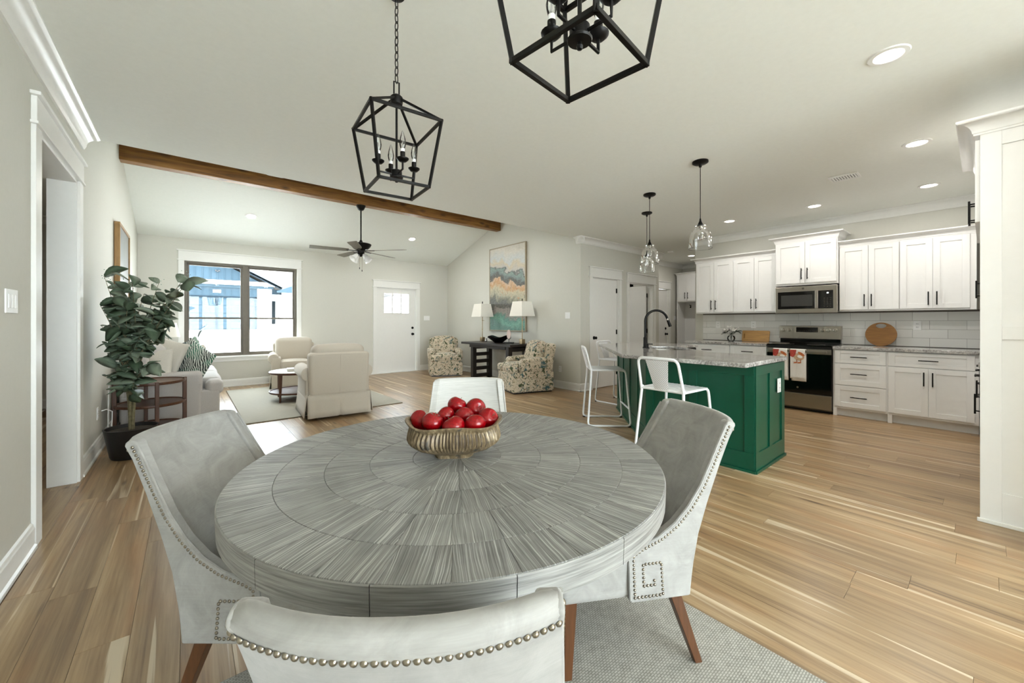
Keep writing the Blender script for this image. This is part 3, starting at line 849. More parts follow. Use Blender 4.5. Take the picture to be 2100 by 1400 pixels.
# unseen lights added out of the frame to brighten the rooms
can_light('added unseen fill light behind the viewer near the patio doors', 0.9, -1.2, HC)
can_light('added unseen fill light behind the viewer near the side wall', 2.6, -1.2, HC)
can_light('added unseen ceiling light in the hall beyond the cased opening', -1.75, 5.6, HC)  # added to lift the dark hall
can_light('added unseen ceiling light inside the pantry behind the open door', 6.7, 5.5, HC)  # added to light the room behind the open door
can_light('added unseen light on the near ceiling slope left', 0.849, 5.72, 3.078, ta, 8)  # this pair is added to boost the living room light
can_light('added unseen light on the near ceiling slope right', 3.848, 5.72, 3.082, ta, 8)

o = thing('air_vent', 'white rectangular air vent in the kitchen ceiling', 'vent', (5.25, 0.93, HC), R(0)); o.scale = (0.8, 0.62, 1)
frame = MB(); frame.box(-0.13, 0.13, -0.19, -0.16, -0.012, 0); frame.box(-0.13, 0.13, 0.16, 0.19, -0.012, 0); frame.box(-0.13, -0.09, -0.16, 0.16, -0.012, 0); frame.box(0.09, 0.13, -0.16, 0.16, -0.012, 0)
part('frame', frame, M_TRIM, o, bevel=0.003)
part('duct', MB().box(-0.09, 0.09, -0.16, 0.16, -0.002, 0), M_BLACKP, o, smooth=False)
for k in range(9):
    yy = -0.14 + k * 0.035
    part('louver', MB().extr([(yy - 0.008, -0.003), (yy + 0.008, -0.011), (yy + 0.010, -0.010), (yy - 0.006, -0.002)], -0.09, 0.09, 'x'), M_TRIM, o, smooth=False)
o = thing('smoke_detector', 'small round white smoke detector on the hall ceiling', 'smoke detector', (7.95, 4.28, HC))
part('body', MB().lathe([(0.065, 0), (0.065, -0.02), (0.05, -0.034), (0.001, -0.036)], 20), M_PLATE, o)

# ------------------------------------------------------------------ kitchen cabinets (local: x along the front, front faces -y, depth +y)
def handle_me(L):
    mb = MB(); mb.cyl((0, -0.032, -L / 2), (0, -0.032, L / 2), 0.006, n=8)
    for s in (-1, 1): mb.cyl((0, 0, s * L * 0.36), (0, -0.032, s * L * 0.36), 0.005, n=8)
    return mb.mesh('handle', M_BLACK)
H_ME = handle_me(0.16)
def front(o, kind, x0, x1, z0, z1, handle=None, rail=0.058, hl=None):
    """shaker door or drawer front; handle = (x, z, 'v' or 'h')"""
    w, h = x1 - x0, z1 - z0
    mb = MB(); r = min(rail, h * 0.24)
    op = [(x0 + rail, x1 - rail, z0 + r, z1 - r)]
    a, b, c, d = op[0]
    t = 0.02
    mb.box(x0, a, -t, 0, z0, z1); mb.box(b, x1, -t, 0, z0, z1); mb.box(a, b, -t, 0, z0, c); mb.box(a, b, -t, 0, d, z1)
    mb.box(a, b, -t + 0.009, 0, c, d)
    p = part(kind, mb, M_CAB, o, bevel=0.0015)
    if handle:
        q = ob('handle', H_ME, p, (handle[0], -t, handle[1]))
        if handle[2] == 'h': q.rotation_euler = (0, PI / 2, 0)
        if handle[2] == 'h' and hl: q.scale = (1, 1, hl)
    return p
def carcass(o, w, d, z0, z1, left=True):
    part('body', MB().box(0, w, 0, d, z0, z1), M_CAB, o, bevel=0.002)
def cab_crown(o, x0, x1, d, z, h=0.085, out=0.07, lret=True, rret=True):
    prof = [(0.0, 0.0), (0.006, 0.0), (0.008, 0.012)] + [(0.012 + (out - 0.018) * (1 - math.cos(PI / 2 * k / 6)), 0.014 + (h - 0.03) * math.sin(PI / 2 * k / 6)) for k in range(7)] + [(out, h - 0.012), (out, h)]
    rings = []
    for e, zz in prof:
        xl = x0 - (e if lret else 0); xr = x1 + (e if rret else 0)
        rings.append([(xl, -e, z + zz), (xr, -e, z + zz), (xr, d, z + zz), (xl, d, z + zz)])
    return part('crown', MB().loops(rings), M_CAB, o, ang=30)
FX = -PI / 2       # fronts face -X
UD, BD = 0.325, 0.595
UX, BX = 6.89, 6.61          # front plane of the carcasses
# left uppers: two units of two doors
for k, (ya, yb, lab) in enumerate(((3.24, 2.625, 'white shaker wall cabinet at the left end above the flowers'), (2.625, 2.015, 'white shaker wall cabinet immediately left of the microwave cabinet'))):
    w = ya - yb
    o = thing('wall_cabinet', lab, 'cabinet', (UX, ya, 1.38), FX, 'white wall cabinets')
    carcass(o, w, UD, 0, 0.87)
    h = w / 2
    front(o, 'door', 0.008, h - 0.002, 0.02, 0.862, (h - 0.035, 0.14, 'v'))
    front(o, 'door', h + 0.002, w - 0.008, 0.02, 0.862, (h + 0.035, 0.14, 'v'))
    cab_crown(o, 0, w, UD, 0.868, lret=(k == 0), rret=False)
w = 0.735
o = thing('wall_cabinet', 'raised white cabinet with two doors above the microwave', 'cabinet', (6.82, 2.013, 1.765), FX, 'white wall cabinets')
carcass(o, w, 0.40, 0, 0.635)
front(o, 'door', 0.012, w / 2 - 0.002, 0.03, 0.62, (w / 2 - 0.035, 0.16, 'v')); front(o, 'door', w / 2 + 0.002, w - 0.012, 0.03, 0.62, (w / 2 + 0.035, 0.16, 'v'))
cab_crown(o, 0, w, 0.40, 0.632)
for k, (ya, yb, m, lab) in enumerate(((1.276, 0.686, 0.977, 'white shaker wall cabinet immediately right of the microwave cabinet'), (0.686, 0.06, 0.399, 'white shaker wall cabinet at the right end above the round board'))):
    w = ya - yb; h = ya - m; e = w - (0.05 if k else 0.004)
    o = thing('wall_cabinet', lab, 'cabinet', (UX, ya, 1.38), FX, 'white wall cabinets')
    carcass(o, w, UD, 0, 0.87)
    front(o, 'door', 0.006, h - 0.002, 0.02, 0.862, (h - 0.035, 0.14, 'v'))
    front(o, 'door', h + 0.002, e, 0.02, 0.862, (h + 0.035, 0.14, 'v'))
    cab_crown(o, 0, w, UD, 0.868, lret=False, rret=False)
# bases
def base(lab, ya, yb, build, toe=True):
    w = ya - yb
    o = thing('base_cabinet', lab, 'cabinet', (BX, ya, 0), FX, 'white base cabinets')
    carcass(o, w, BD, 0.105, 0.875)
    part('toe_kick', MB().box(0.0, w, 0.07, BD, 0.001, 0.105), M_CAB, o, smooth=False)
    part('foot', MB().box(0.0, 0.04, 0.0, 0.08, 0.001, 0.105), M_CAB, o, bevel=0.002)
    build(o, w)
    return o
def b_draw(o, w):
    front(o, 'drawer', 0.02, w - 0.012, 0.70, 0.868, (w / 2, 0.783, 'h'))
    front(o, 'drawer', 0.02, w - 0.012, 0.416, 0.692, (w / 2, 0.565, 'h'))
    front(o, 'drawer', 0.02, w - 0.012, 0.132, 0.408, (w / 2, 0.265, 'h'))
def b_door(o, w):
    m = 0.345
    front(o, 'drawer', 0.008, w - 0.03, 0.70, 0.868, (m, 0.783, 'h'))
    front(o, 'door', 0.008, m - 0.002, 0.132, 0.692, (m - 0.035, 0.57, 'v')); front(o, 'door', m + 0.002, w - 0.03, 0.132, 0.692, (m + 0.035, 0.57, 'v'))
def b_std(o, w):
    front(o, 'drawer', 0.008, w - 0.008, 0.70, 0.868, (w / 2, 0.783, 'h'))
    front(o, 'door', 0.008, w / 2 - 0.002, 0.132, 0.692, (w / 2 - 0.035, 0.57, 'v')); front(o, 'door', w / 2 + 0.002, w - 0.008, 0.132, 0.692, (w / 2 + 0.035, 0.57, 'v'))
base('white base cabinet of three drawers right of the oven', 1.288, 0.762, b_draw)
base('white base cabinet with one drawer over two doors in the corner', 0.762, 0.04, b_door)
base('white base cabinet left of the oven under the rectangular board', 2.57, 2.055, b_std)
base('white base cabinet at the left end under the flowers', 3.265, 2.57, b_std)
# counters
def slab(name, lab, poly, z0, z1):
    return tag(part(name, MB().extr(poly, z0, z1), M_GRANITE, bevel=0.004), lab, 'countertop')
slab('countertop', 'speckled granite countertop right of the oven below the round board', [(6.565, -0.655), (7.215, -0.655), (7.215, 1.285), (6.565, 1.285)], 0.878, 0.914)
slab('countertop', 'speckled granite countertop left of the oven with flowers on it', [(6.565, 2.06), (7.215, 2.06), (7.215, 3.30), (6.565, 3.30)], 0.878, 0.914)
# backsplash tiles, children of the kitchen wall
part('grout', MB().box(XK - 0.004, XK - 0.0005, -0.05, 3.268, 0.914, 1.385), M_GROUT, wall_kitchen, smooth=False)
TW, TH = 0.3065, 0.1105
tile_me = MB().box(-0.009, 0, 0.0012, TW - 0.0012, 0.0012, TH - 0.0012).mesh('tile', M_TILE, False)
for r_ in range(4):
    z = 0.920 + r_ * TH
    y0 = 0.138 - TW * 1.0 + (TW / 2 if r_ % 2 else 0) - TW * 0
    k = 0
    while True:
        a = y0 + k * TW; b = a + TW; k += 1
        if a > 3.26: break
        if b < -0.04: continue
        aa, bb = max(a, -0.04), min(b, 3.266)
        t = ob('tile', tile_me, wall_kitchen, (XK - 0.003, aa, z))
        t.scale = (1, (bb - aa) / TW, 1)
plate('wall_outlet', 'white outlet on the tile backsplash right of the round board', (XK - 0.013, 0.554, 1.19), -PI / 2, 0.075, 0.118, 'outlet')
plate('wall_outlet', 'white outlet on the tile backsplash above the rectangular board', (XK - 0.013, 2.441, 1.19), -PI / 2, 0.075, 0.118, 'outlet')
plate('wall_outlet', 'white outlet on the tile backsplash left of the flowers', (XK - 0.013, 3.0, 1.19), -PI / 2, 0.075, 0.118, 'outlet')

# tall cabinet wall to the right (fronts face +Y)
M_TALL = M_CAB
o = thing('refrigerator_cabinet', 'tall white panelled refrigerator cabinet at the right edge', 'cabinet', (3.79, 0.02, 0))
mb = MB(); D = 0.675
px = [(0, 0)]
def side_panel(nm, x0, t, par):
    mb = MB()
    mb.box(x0 + 0.008, x0 + t, -D, 0, 0.0, 2.40)
    # shaker frame on the outer face
    mb.box(x0, x0 + 0.008, -0.085, 0, 0.0, 2.40); mb.box(x0, x0 + 0.008, -D, -D + 0.08, 0.0, 2.40)
    for z0, z1 in ((0, 0.20), (1.13, 1.21), (2.31, 2.40)): mb.box(x0, x0 + 0.008, -D + 0.08, -0.085, z0, z1)
    return part(nm, mb, M_CAB, par, bevel=0.0015)
side_panel('side_panel', 0.0, 0.03, o)
part('shoe_molding', MB().extr([(-0.016, 0), (0, 0), (0, 0.028), (-0.012, 0.022)][::1], -D, 0.012, 'y') if False else MB().box(-0.014, 0.0, -D, 0.012, 0.0, 0.024), M_TRIM, o, bevel=0.004)
part('side_panel', MB().box(1.03, 1.06, -D, 0, 0, 2.40), M_CAB, o, bevel=0.002)
part('body', MB().box(0.03, 1.03, -D, 0, 1.83, 2.40), M_CAB, o, smooth=False)
dd = bpy.data.objects.new('doors_root', None)
def front_py(par, kind, x0, x1, z0, z1, hx, hz):
    p = front(par, kind, 0, x1 - x0, 0, z1 - z0, (hx, hz, 'v'))
    p.location = (x1, 0.0, z0); p.rotation_euler = (0, 0, PI)
    return p
front_py(o, 'door', 0.012, 0.525, 1.86, 2.37, 0.04, 0.15)
front_py(o, 'door', 0.53, 1.045, 1.86, 2.37, 0.475, 0.15)
bpy.data.objects.remove(dd)
rings = []
for e, zz in [(0.0, 0.0), (0.006, 0.0), (0.008, 0.012)] + [(0.012 + 0.06 * (1 - math.cos(PI / 2 * k / 6)), 0.014 + 0.06 * math.sin(PI / 2 * k / 6)) for k in range(7)] + [(0.078, 0.08), (0.078, 0.092)]:
    rings.append([(-e, -D, 2.395 + zz), (1.06 + e, -D, 2.395 + zz), (1.06 + e, 0.02 + e, 2.395 + zz), (-e, 0.02 + e, 2.395 + zz)])
part('crown', MB().loops(rings), M_CAB, o, ang=30)
# cabinets between the refrigerator bay and the corner
o = thing('wall_cabinet', 'white wall cabinet seen edge-on with one black handle by tall cabinet', 'cabinet', (4.86, 0.0, 1.38), 0, 'white wall cabinets')
part('body', MB().box(0, 2.35, -0.65, 0, 0, 0.87), M_CAB, o, bevel=0.002)
for k in range(2):
    front_py(o, 'door', 0.01 + k * 0.86, 0.86 + k * 0.86, 0.02, 0.862, 0.805 if k else 0.045, 0.14)
o = thing('base_cabinet', 'white base cabinet seen edge-on with black handles by tall cabinet', 'cabinet', (4.86, 0.0, 0), 0, 'white base cabinets')
part('filler', MB().box(1.735, 1.78, -0.61, 0.036, 0.105, 0.875), M_CAB, o, bevel=0.002)
part('body', MB().box(0, 1.735, -0.645, 0, 0.105, 0.875), M_CAB, o, bevel=0.002)
part('toe_kick', MB().box(0, 1.78, -0.645, -0.05, 0.001, 0.105), M_CAB, o, smooth=False)
for k in range(3):
    front_py(o, 'drawer', 0.01 + k * 0.575, 0.57 + k * 0.575, 0.70, 0.868, 0.28, 0.083).children[0].rotation_euler = (0, PI / 2, 0)
    front_py(o, 'door', 0.01 + k * 0.575, 0.57 + k * 0.575, 0.132, 0.692, 0.045 if k % 2 else 0.51, 0.44)
slab('countertop', 'granite countertop end beside the tall cabinet', [(4.86, -0.655), (6.564, -0.655), (6.564, 0.035), (4.86, 0.035)], 0.878, 0.914)

# ------------------------------------------------------------------ range
o = thing('range_oven', 'stainless electric range with black glass oven door and backguard', 'oven', (6.60, 2.048, 0), FX)
W = 0.752
part('body', MB().box(0, W, 0.02, 0.60, 0.03, 0.90), M_STEELD, o, bevel=0.003)
part('kick', MB().box(0.02, W - 0.02, 0.05, 0.5, 0.0, 0.03), M_BLACKP, o, smooth=False)
part('cooktop', MB().box(-0.002, W + 0.002, -0.03, 0.53, 0.900, 0.918), M_BGLASS, o, bevel=0.004)
part('front_rail', MB().box(0, W, -0.025, 0.02, 0.862, 0.900), M_BLACKP, o, bevel=0.003)
dr = part('oven_door', MB().box(0.002, W - 0.002, -0.03, 0.02, 0.25, 0.862), M_BGLASS, o, bevel=0.004)
part('door_band', MB().box(0.002, W - 0.002, -0.034, -0.028, 0.795, 0.862), M_STEEL, dr, bevel=0.002)
part('handle', MB().box(0.04, W - 0.04, -0.085, -0.062, 0.812, 0.846).box(0.05, 0.075, -0.065, -0.03, 0.815, 0.843).box(W - 0.075, W - 0.05, -0.065, -0.03, 0.815, 0.843), M_STEEL, dr, bevel=0.006)
b = part('badge', MB().lathe([(0.001, 0.0025), (0.013, 0.0025), (0.013, 0.0)], 20, M=Matrix.Translation((W / 2, -0.031, 0.325)) @ Matrix.Rotation(PI / 2, 4, 'X')), M_STEEL, dr)
part('storage_drawer', MB().box(0.002, W - 0.002, -0.03, 0.02, 0.055, 0.243), M_STEEL, o, bevel=0.004)
# sloping backguard
part('backguard', MB().extr([(0.50, 0.985), (0.505, 1.175), (0.60, 1.18), (0.60, 0.985)], 0.0, W, 'x'), M_STEEL, o, bevel=0.004)
part('backguard_base', MB().box(0.01, W - 0.01, 0.53, 0.60, 0.915, 0.987), M_BGLASS, o, smooth=False)
part('display', MB().box(0.225, 0.49, 0.493, 0.503, 1.085, 1.155), M_BGLASS, o, bevel=0.002)
km = MB().lathe([(0.027, 0), (0.027, 0.006), (0.021, 0.008), (0.018, 0.026), (0.001, 0.028)], 18, M=Matrix.Rotation(PI / 2, 4, 'X'))
km.box(-0.004, 0.004, -0.036, -0.02, -0.017, 0.017)
km_me = km.mesh('knob', M_STEEL)
for x in (0.06, 0.135, 0.545, 0.615, 0.69): ob('knob', km_me, o, (x, 0.502, 1.115))
for k in range(10):
    part('key_mark', MB().box(0.243 + k * 0.025, 0.255 + k * 0.025, 0.4915, 0.4935, 1.10, 1.106), M_STEELD, o, smooth=False)
part('burner_ring', MB().tube([(0.20 + 0.09 * math.cos(a * PI / 12), 0.14 + 0.09 * math.sin(a * PI / 12), 0.918) for a in range(24)], 0.001, 4, True), M_STEELD, o)
part('burner_ring', MB().tube([(0.55 + 0.10 * math.cos(a * PI / 12), 0.14 + 0.10 * math.sin(a * PI / 12), 0.918) for a in range(24)], 0.001, 4, True), M_STEELD, o)
tag(part('spoon_rest', MB().box(6.70, 6.93, 1.86, 2.03, 0.919, 0.925), M_STEEL, bevel=0.003), 'small metal spoon rest on the black cooktop', 'spoon rest')

# towels on the oven handle
def towel(lab, yc, sgn):
    o = thing('kitchen_towel', lab, 'towel', (6.502, yc, 0.83), FX, 'goose towels on the oven handle')
    w, n = 0.172, 10
    def drape(L, yoff, w):
        rings = []
        for k in range(15):
            t = k / 14; z = 0.022 - t * L
            pts = []
            for i in range(n + 1):
                x = (i / n - 0.5) * w
                pts.append((x, yoff + 0.004 * math.sin(i * 1.3 + sgn) * t, z))
            rings.append(pts)
        return rings
    rf = drape(0.40, -0.006, w); rb = drape(0.44, 0.060, w * 1.0)
    mb = MB()
    top = [[(x, y + 0.03, 0.030) for (x, y, z) in rf[0]]]
    mb.loops(rf[::-1] + top + rb, False, False)
    p = part('cloth', mb, M_TOWEL, o)
    s = p.modifiers.new('s', 'SOLIDIFY'); s.thickness = 0.004
    m2 = MB().loops([[(x + 0.012, y + 0.004, z) for (x, y, z) in r] for r in drape(0.425, -0.002, w * 0.9)[8:]], False, False)
    p = part('under_fold', m2, M_TOWEL, o); s = p.modifiers.new('s', 'SOLIDIFY'); s.thickness = 0.003
    def blob(nm, m_, pts, y=-0.0125):
        part(nm, MB().extr([(z, x) for x, z in pts], y, y + 0.0022, 'y'), m_, o, smooth=False)
    el = lambda cx_, cz_, a, b, rot=0, n=20: [(cx_ + a * math.cos(t) * math.cos(rot) - b * math.sin(t) * math.sin(rot), cz_ + a * math.cos(t) * math.sin(rot) + b * math.sin(t) * math.cos(rot)) for t in [2 * PI * k / n for k in range(n)]]
    blob('goose_body', M_TAN, el(0.018, -0.075, 0.062, 0.05, -0.12))
    blob('goose_wing', M_RUST, el(0.045, -0.035, 0.045, 0.018, -0.6), -0.0135)
    blob('goose_bandana', M_REDP, [(-0.086, 0.02), (-0.01, 0.02), (-0.022, -0.05), (-0.05, -0.085), (-0.084, -0.07)], -0.014)
    blob('goose_wing', M_TOWEL, el(0.03, -0.072, 0.03, 0.02, -0.3), -0.0138)
    for lx in (-0.012, 0.032):
        blob('goose_leg', M_RUST, [(lx, -0.11), (lx + 0.009, -0.112), (lx + 0.012, -0.15), (lx + 0.004, -0.152)])
        blob('goose_foot', M_RUST, [(lx + 0.012, -0.146), (lx - 0.045, -0.150), (lx - 0.020, -0.157), (lx - 0.04, -0.170), (lx, -0.163), (lx + 0.014, -0.156)])
    return o
towel('white kitchen towel with a goose in a bandana, left one on oven handle', 1.862, 0)
towel('white kitchen towel with a goose in a bandana, right one on oven handle', 1.655, 2)

# ------------------------------------------------------------------ microwave
o = thing('microwave', 'stainless over-the-range microwave with black window and keypad', 'microwave', (6.815, 2.008, 1.362), FX)
W = 0.728; Hm = 0.385
part('body', MB().box(0, W, 0.02, 0.40, 0.012, Hm), M_STEELD, o, bevel=0.003)
part('front', MB().box(0, W, -0.02, 0.02, 0.0, Hm), M_STEEL, o, bevel=0.006)
part('window_glass', MB().box(0.035, 0.545, -0.024, -0.018, 0.062, 0.312), M_BGLASS, o, bevel=0.002)
part('window_mesh', MB().box(0.075, 0.455, -0.0255, -0.0235, 0.10, 0.262), mat('microwave_mesh', (62, 62, 60), 0.15, ns=200, na=0.2), o, smooth=False)
part('handle', MB().rbox((0.507, -0.05, 0.187), (0.04, 0.02, 0.25), 0.008, 3).box(0.497, 0.517, -0.045, -0.02, 0.075, 0.095).box(0.497, 0.517, -0.045, -0.02, 0.28, 0.30), M_STEEL, o)
cp = part('control_panel', MB().box(0.545, 0.685, -0.024, -0.018, 0.062, 0.312), M_BGLASS, o, bevel=0.002)
part('clock', MB().box(0.615, 0.636, -0.0255, -0.0235, 0.268, 0.285), emat('clock_digits', (230, 240, 240), 1.2), cp, smooth=False)
for r_ in range(6):
    for c in range(3 if r_ not in (1,) else 3):
        part('button', MB().box(0.582 + c * 0.033, 0.598 + c * 0.033, -0.0255, -0.0235, 0.085 + r_ * 0.023, 0.092 + r_ * 0.023), M_STEELD, cp, smooth=False)
part('badge', MB().lathe([(0.001, 0.002), (0.014, 0.002), (0.014, 0)], 18, M=Matrix.Translation((W / 2 - 0.02, -0.02, 0.352)) @ Matrix.Rotation(PI / 2, 4, 'X')), M_STEELD, o)
part('vent_grille', MB().box(0.06, W - 0.06, 0.02, 0.28, -0.004, 0.012), M_BLACKP, o, smooth=False)

# ------------------------------------------------------------------ counter things
Ml = Matrix.Translation((7.125, 2.39, 0.916)) @ Matrix.Rotation(R(14), 4, 'Y')
o = thing('cutting_board', 'rectangular bamboo cutting board leaning on the tiles beside flowers', 'cutting board', (7.125, 2.39, 0.916)); o.rotation_euler = (0, R(12), 0)
pts = []
for cx_, cz_, a0 in ((0.185, 0.165, 0), (-0.185, 0.165, 90), (-0.185, 0.015, 180), (0.185, 0.015, 270)):
    for k in range(5): pts.append((cx_ + 0.015 * math.cos(R(a0 + k * 22.5)), cz_ + 0.015 * math.sin(R(a0 + k * 22.5))))
part('board', MB().extr(pts, -0.009, 0.009, 'x'), M_BOARD, o, bevel=0.002)
part('grip_slot', MB().box(-0.0105, -0.0085, 0.155, 0.172, 0.05, 0.13), M_BOARD2, o, bevel=0.0008)
o = thing('cutting_board', 'oval wooden cutting board with cut-out grip leaning on the tiles', 'cutting board', (7.10, 0.886, 0.914)); o.rotation_euler = (0, R(9), 0)
ring = []
a_, b_ = 0.156, 0.158
def bd(t): return (a_ * math.cos(t), b_ + b_ * math.sin(t))
mb = MB(); seg = 48
out = [bd(2 * PI * k / seg + PI / 2) for k in range(seg)]
def hole(t):
    u, v = 0.052 * math.cos(t), 0.034 * math.sin(t)
    return (u, 0.275 + (v if v < 0 else v * 0.75))
inn = [hole(2 * PI * k / seg + PI / 2) for k in range(seg)]
r0 = [(-0.009, y, z) for y, z in out]; r1 = [(0.009, y, z) for y, z in out]; r2 = [(0.009, y, z) for y, z in inn]; r3 = [(-0.009, y, z) for y, z in inn]
mb.loops([r0, r1, r2, r3, r0], True, False)
part('board', mb, M_BOARD2, o, ang=30)
o = thing('flower_vase', 'white magnolia flowers in a round glass vase on the counter', 'vase', (6.98, 2.70, 0.914))
part('bowl', MB().lathe([(0.03, 0.0), (0.05, 0.015), (0.062, 0.05), (0.052, 0.085), (0.034, 0.098), (0.031, 0.098), (0.049, 0.083), (0.058, 0.05), (0.046, 0.018), (0.001, 0.008)], 20, cap=False), M_GLASS, o)
random.seed(3)
st = MB()
heads = []
for k in range(7):
    a = k * 2 * PI / 7 + 0.3; rr = 0.06 + 0.05 * random.random(); hz = 0.15 + 0.07 * random.random()
    p = Vector((rr * math.cos(a), rr * math.sin(a), hz)); heads.append((p, a))
    st.tube([(0, 0, 0.01), (0.01 * math.cos(a), 0.01 * math.sin(a), 0.1), tuple(p)], 0.0025, 5)
part('stems', st, M_DKLEAF, o)
def petal(L, w, curl):
    mb = MB(); rings = []
    for k in range(6):
        t = k / 5; ww = w * math.sin(PI * (0.08 + 0.9 * t)) ; zz = curl * t * t
        rings.append([(L * t, -ww, zz + 0.3 * ww), (L * t, 0, zz), (L * t, ww, zz + 0.3 * ww)])
    return mb.loops(rings, False, False)
pet_me = petal(0.06, 0.024, 0.03).mesh('petal', M_PETAL)
lf_me = petal(0.085, 0.02, -0.02).mesh('leaf', M_DKLEAF)
for i, (p, a) in enumerate(heads):
    if i % 2 == 0 or i == 3:
        for k in range(5):
            q = ob('petal', pet_me, o, tuple(p)); q.rotation_euler = (0.2, -0.5 + 0.3 * (k % 2), k * 2 * PI / 5 + i)
    for k in range(2):
        q = ob('leaf', lf_me, o, tuple(p * 0.86)); q.rotation_euler = (0.4 * k, 0.1 - 0.5 * k, a + (k - 0.5) * 1.3)

# ------------------------------------------------------------------ island
isl = thing('kitchen_island', 'dark green angled kitchen island with panelled ends', 'island', (0, 0, 0))
base_poly = [(3.555, 1.195), (4.262, 1.195), (4.262, 1.90), (5.0, 2.64), (5.58, 2.64), (5.58, 3.355), (4.745, 3.355), (3.555, 2.17)]
part('body', MB().extr(base_poly, 0.0, 0.878), M_GREEN, isl, smooth=False)
def face_boards(p, q, cols, mid=False):
    """shaker stiles and rails applied to the base face from p to q (outside to the right of p->q)"""
    P, Q = Vector((*p, 0)), Vector((*q, 0)); d = (Q - P); L = d.length; d.normalize(); n = Vector((d.y, -d.x, 0))
    Mx = Matrix(((d.x, n.x, 0, P.x), (d.y, n.y, 0, P.y), (0, 0, 1, 0), (0, 0, 0, 1)))
    def bx(nm, a, b, z0, z1, t=0.010):
        part(nm, MB().box(a, b, 0, t, z0, z1, Mx), M_GREEN, isl, bevel=0.0015)
    xs = [0] + cols + [L]
    sw = 0.075
    bx('rail', 0, L, 0.795, 0.872); bx('rail', 0, L, 0.022, 0.16)
    bx('stile', 0, sw, 0.16, 0.795); bx('stile', L - sw, L, 0.16, 0.795)
    for c in cols: bx('stile', c - sw / 2, c + sw / 2, 0.16, 0.795)
    bx('shoe', -0.012, L + 0.012, 0.0, 0.022, 0.022)
face_boards((3.555, 2.17), (3.555, 1.195), [0.47])
face_boards((3.555, 1.195), (4.262, 1.195), [0.353])
face_boards((4.745, 3.355), (3.555, 2.17), [0.42, 0.84, 1.26])
face_boards((5.58, 3.355), (4.745, 3.355), [0.42])
bm_fix = [o for o in isl.children]
for o_ in bm_fix:
    bm = bmesh.new(); bm.from_mesh(o_.data); bmesh.ops.recalc_face_normals(bm, faces=bm.faces); bm.to_mesh(o_.data); bm.free()
top_poly = [(3.31, 1.172), (4.297, 1.172), (4.297, 1.885), (5.017, 2.605), (5.61, 2.605), (5.61, 3.60), (4.63, 3.60), (3.31, 2.295)]
ctop = part('island_countertop', MB().extr(top_poly, 0.879, 0.914), M_GRANITE, bevel=0.006)
tag(ctop, 'grey speckled granite island countertop with sink and seating overhang', 'countertop')
# sink cut
cut = ob('cut', MB().box(-0.37, 0.37, -0.2, 0.2, 0.6, 1.0).mesh('cut'), None, (4.57, 2.50, 0), R(45))
bo = ctop.modifiers.new('sink', 'BOOLEAN'); bo.operation = 'DIFFERENCE'; bo.object = cut
ctop.modifiers.move(1, 0)
bi = isl.children[0].modifiers.new('sink', 'BOOLEAN'); bi.operation = 'DIFFERENCE'; bi.object = cut
bpy.context.view_layer.update()
dg = bpy.context.evaluated_depsgraph_get()
for t_ in (ctop, isl.children[0]):
    me = bpy.data.meshes.new_from_object(t_.evaluated_get(dg)); t_.modifiers.clear(); t_.data = me
bpy.data.objects.remove(cut)
sk = thing('kitchen_sink', 'stainless undermount sink in the island countertop', 'sink', (4.57, 2.50, 0.878), R(45))
mb = MB()
def rr(w, d, z): return [(-w, -d, z), (w, -d, z), (w, d, z), (-w, d, z)]
mb.loops([rr(0.368, 0.198, 0.0), rr(0.36, 0.19, -0.002), rr(0.355, 0.185, -0.18), rr(0.33, 0.16, -0.19)], True, False)
mb.add(rr(0.33, 0.16, -0.19), [(0, 1, 2, 3)])
part('basin', mb, M_STEEL, sk, smooth=False)
part('drain', MB().lathe([(0.001, 0.002), (0.04, 0.002), (0.045, 0)], 18, (0, 0, -0.19)), M_STEELD, sk)
fc = thing('kitchen_faucet', 'matte black gooseneck pull-down faucet on the island', 'faucet', (4.39, 2.70, 0.914), R(-45))
# local +x points over the sink
part('base', MB().lathe([(0.001, 0), (0.032, 0), (0.032, 0.008), (0.024, 0.014), (0.022, 0.125), (0.016, 0.135)], 18), M_BLACK, fc)
path = [(0, 0, 0.12), (0, 0, 0.30)] + [(0.135 - 0.135 * math.cos(t), 0, 0.33 + 0.135 * math.sin(t)) for t in [PI * k / 14 * 0.92 for k in range(15)]]
part('spout', MB().tube(path, 0.0145, 12), M_BLACK, fc)
e = Vector(path[-1]); e2 = Vector(path[-2]); d = (e - e2).normalized()
part('collar', MB().cyl(tuple(e), tuple(e + d * 0.022), 0.0115), M_STEEL, fc)
part('spray_head', MB().cyl(tuple(e + d * 0.02), tuple(e + d * 0.105), 0.017, 0.0205), M_BLACK, fc)
part('lever', MB().cyl((0, 0.02, 0.085), (0, 0.05, 0.085), 0.012).cyl((0, 0.045, 0.085), (0.03, 0.115, 0.105), 0.006), M_BLACK, fc)
sd = thing('soap_dispenser', 'short black soap dispenser beside the island faucet', 'soap dispenser', (4.33, 2.63, 0.914), R(-45))
part('base', MB().lathe([(0.001, 0), (0.022, 0), (0.022, 0.01), (0.013, 0.016), (0.012, 0.05), (0.016, 0.055), (0.001, 0.06)], 14), M_BLACK, sd)
part('nozzle', MB().cyl((0, 0, 0.052), (0.06, 0, 0.05), 0.006), M_BLACK, sd)
plate('wall_outlet', 'white outlet on the green end panel of the island', (4.10, 1.195 - 0.0102, 0.665), 0, 0.085, 0.125, 'outlet')
part('dishwasher_front', MB().box(5.10, 5.56, 2.615, 2.645, 0.10, 0.872), M_BLACKP, isl, bevel=0.003)

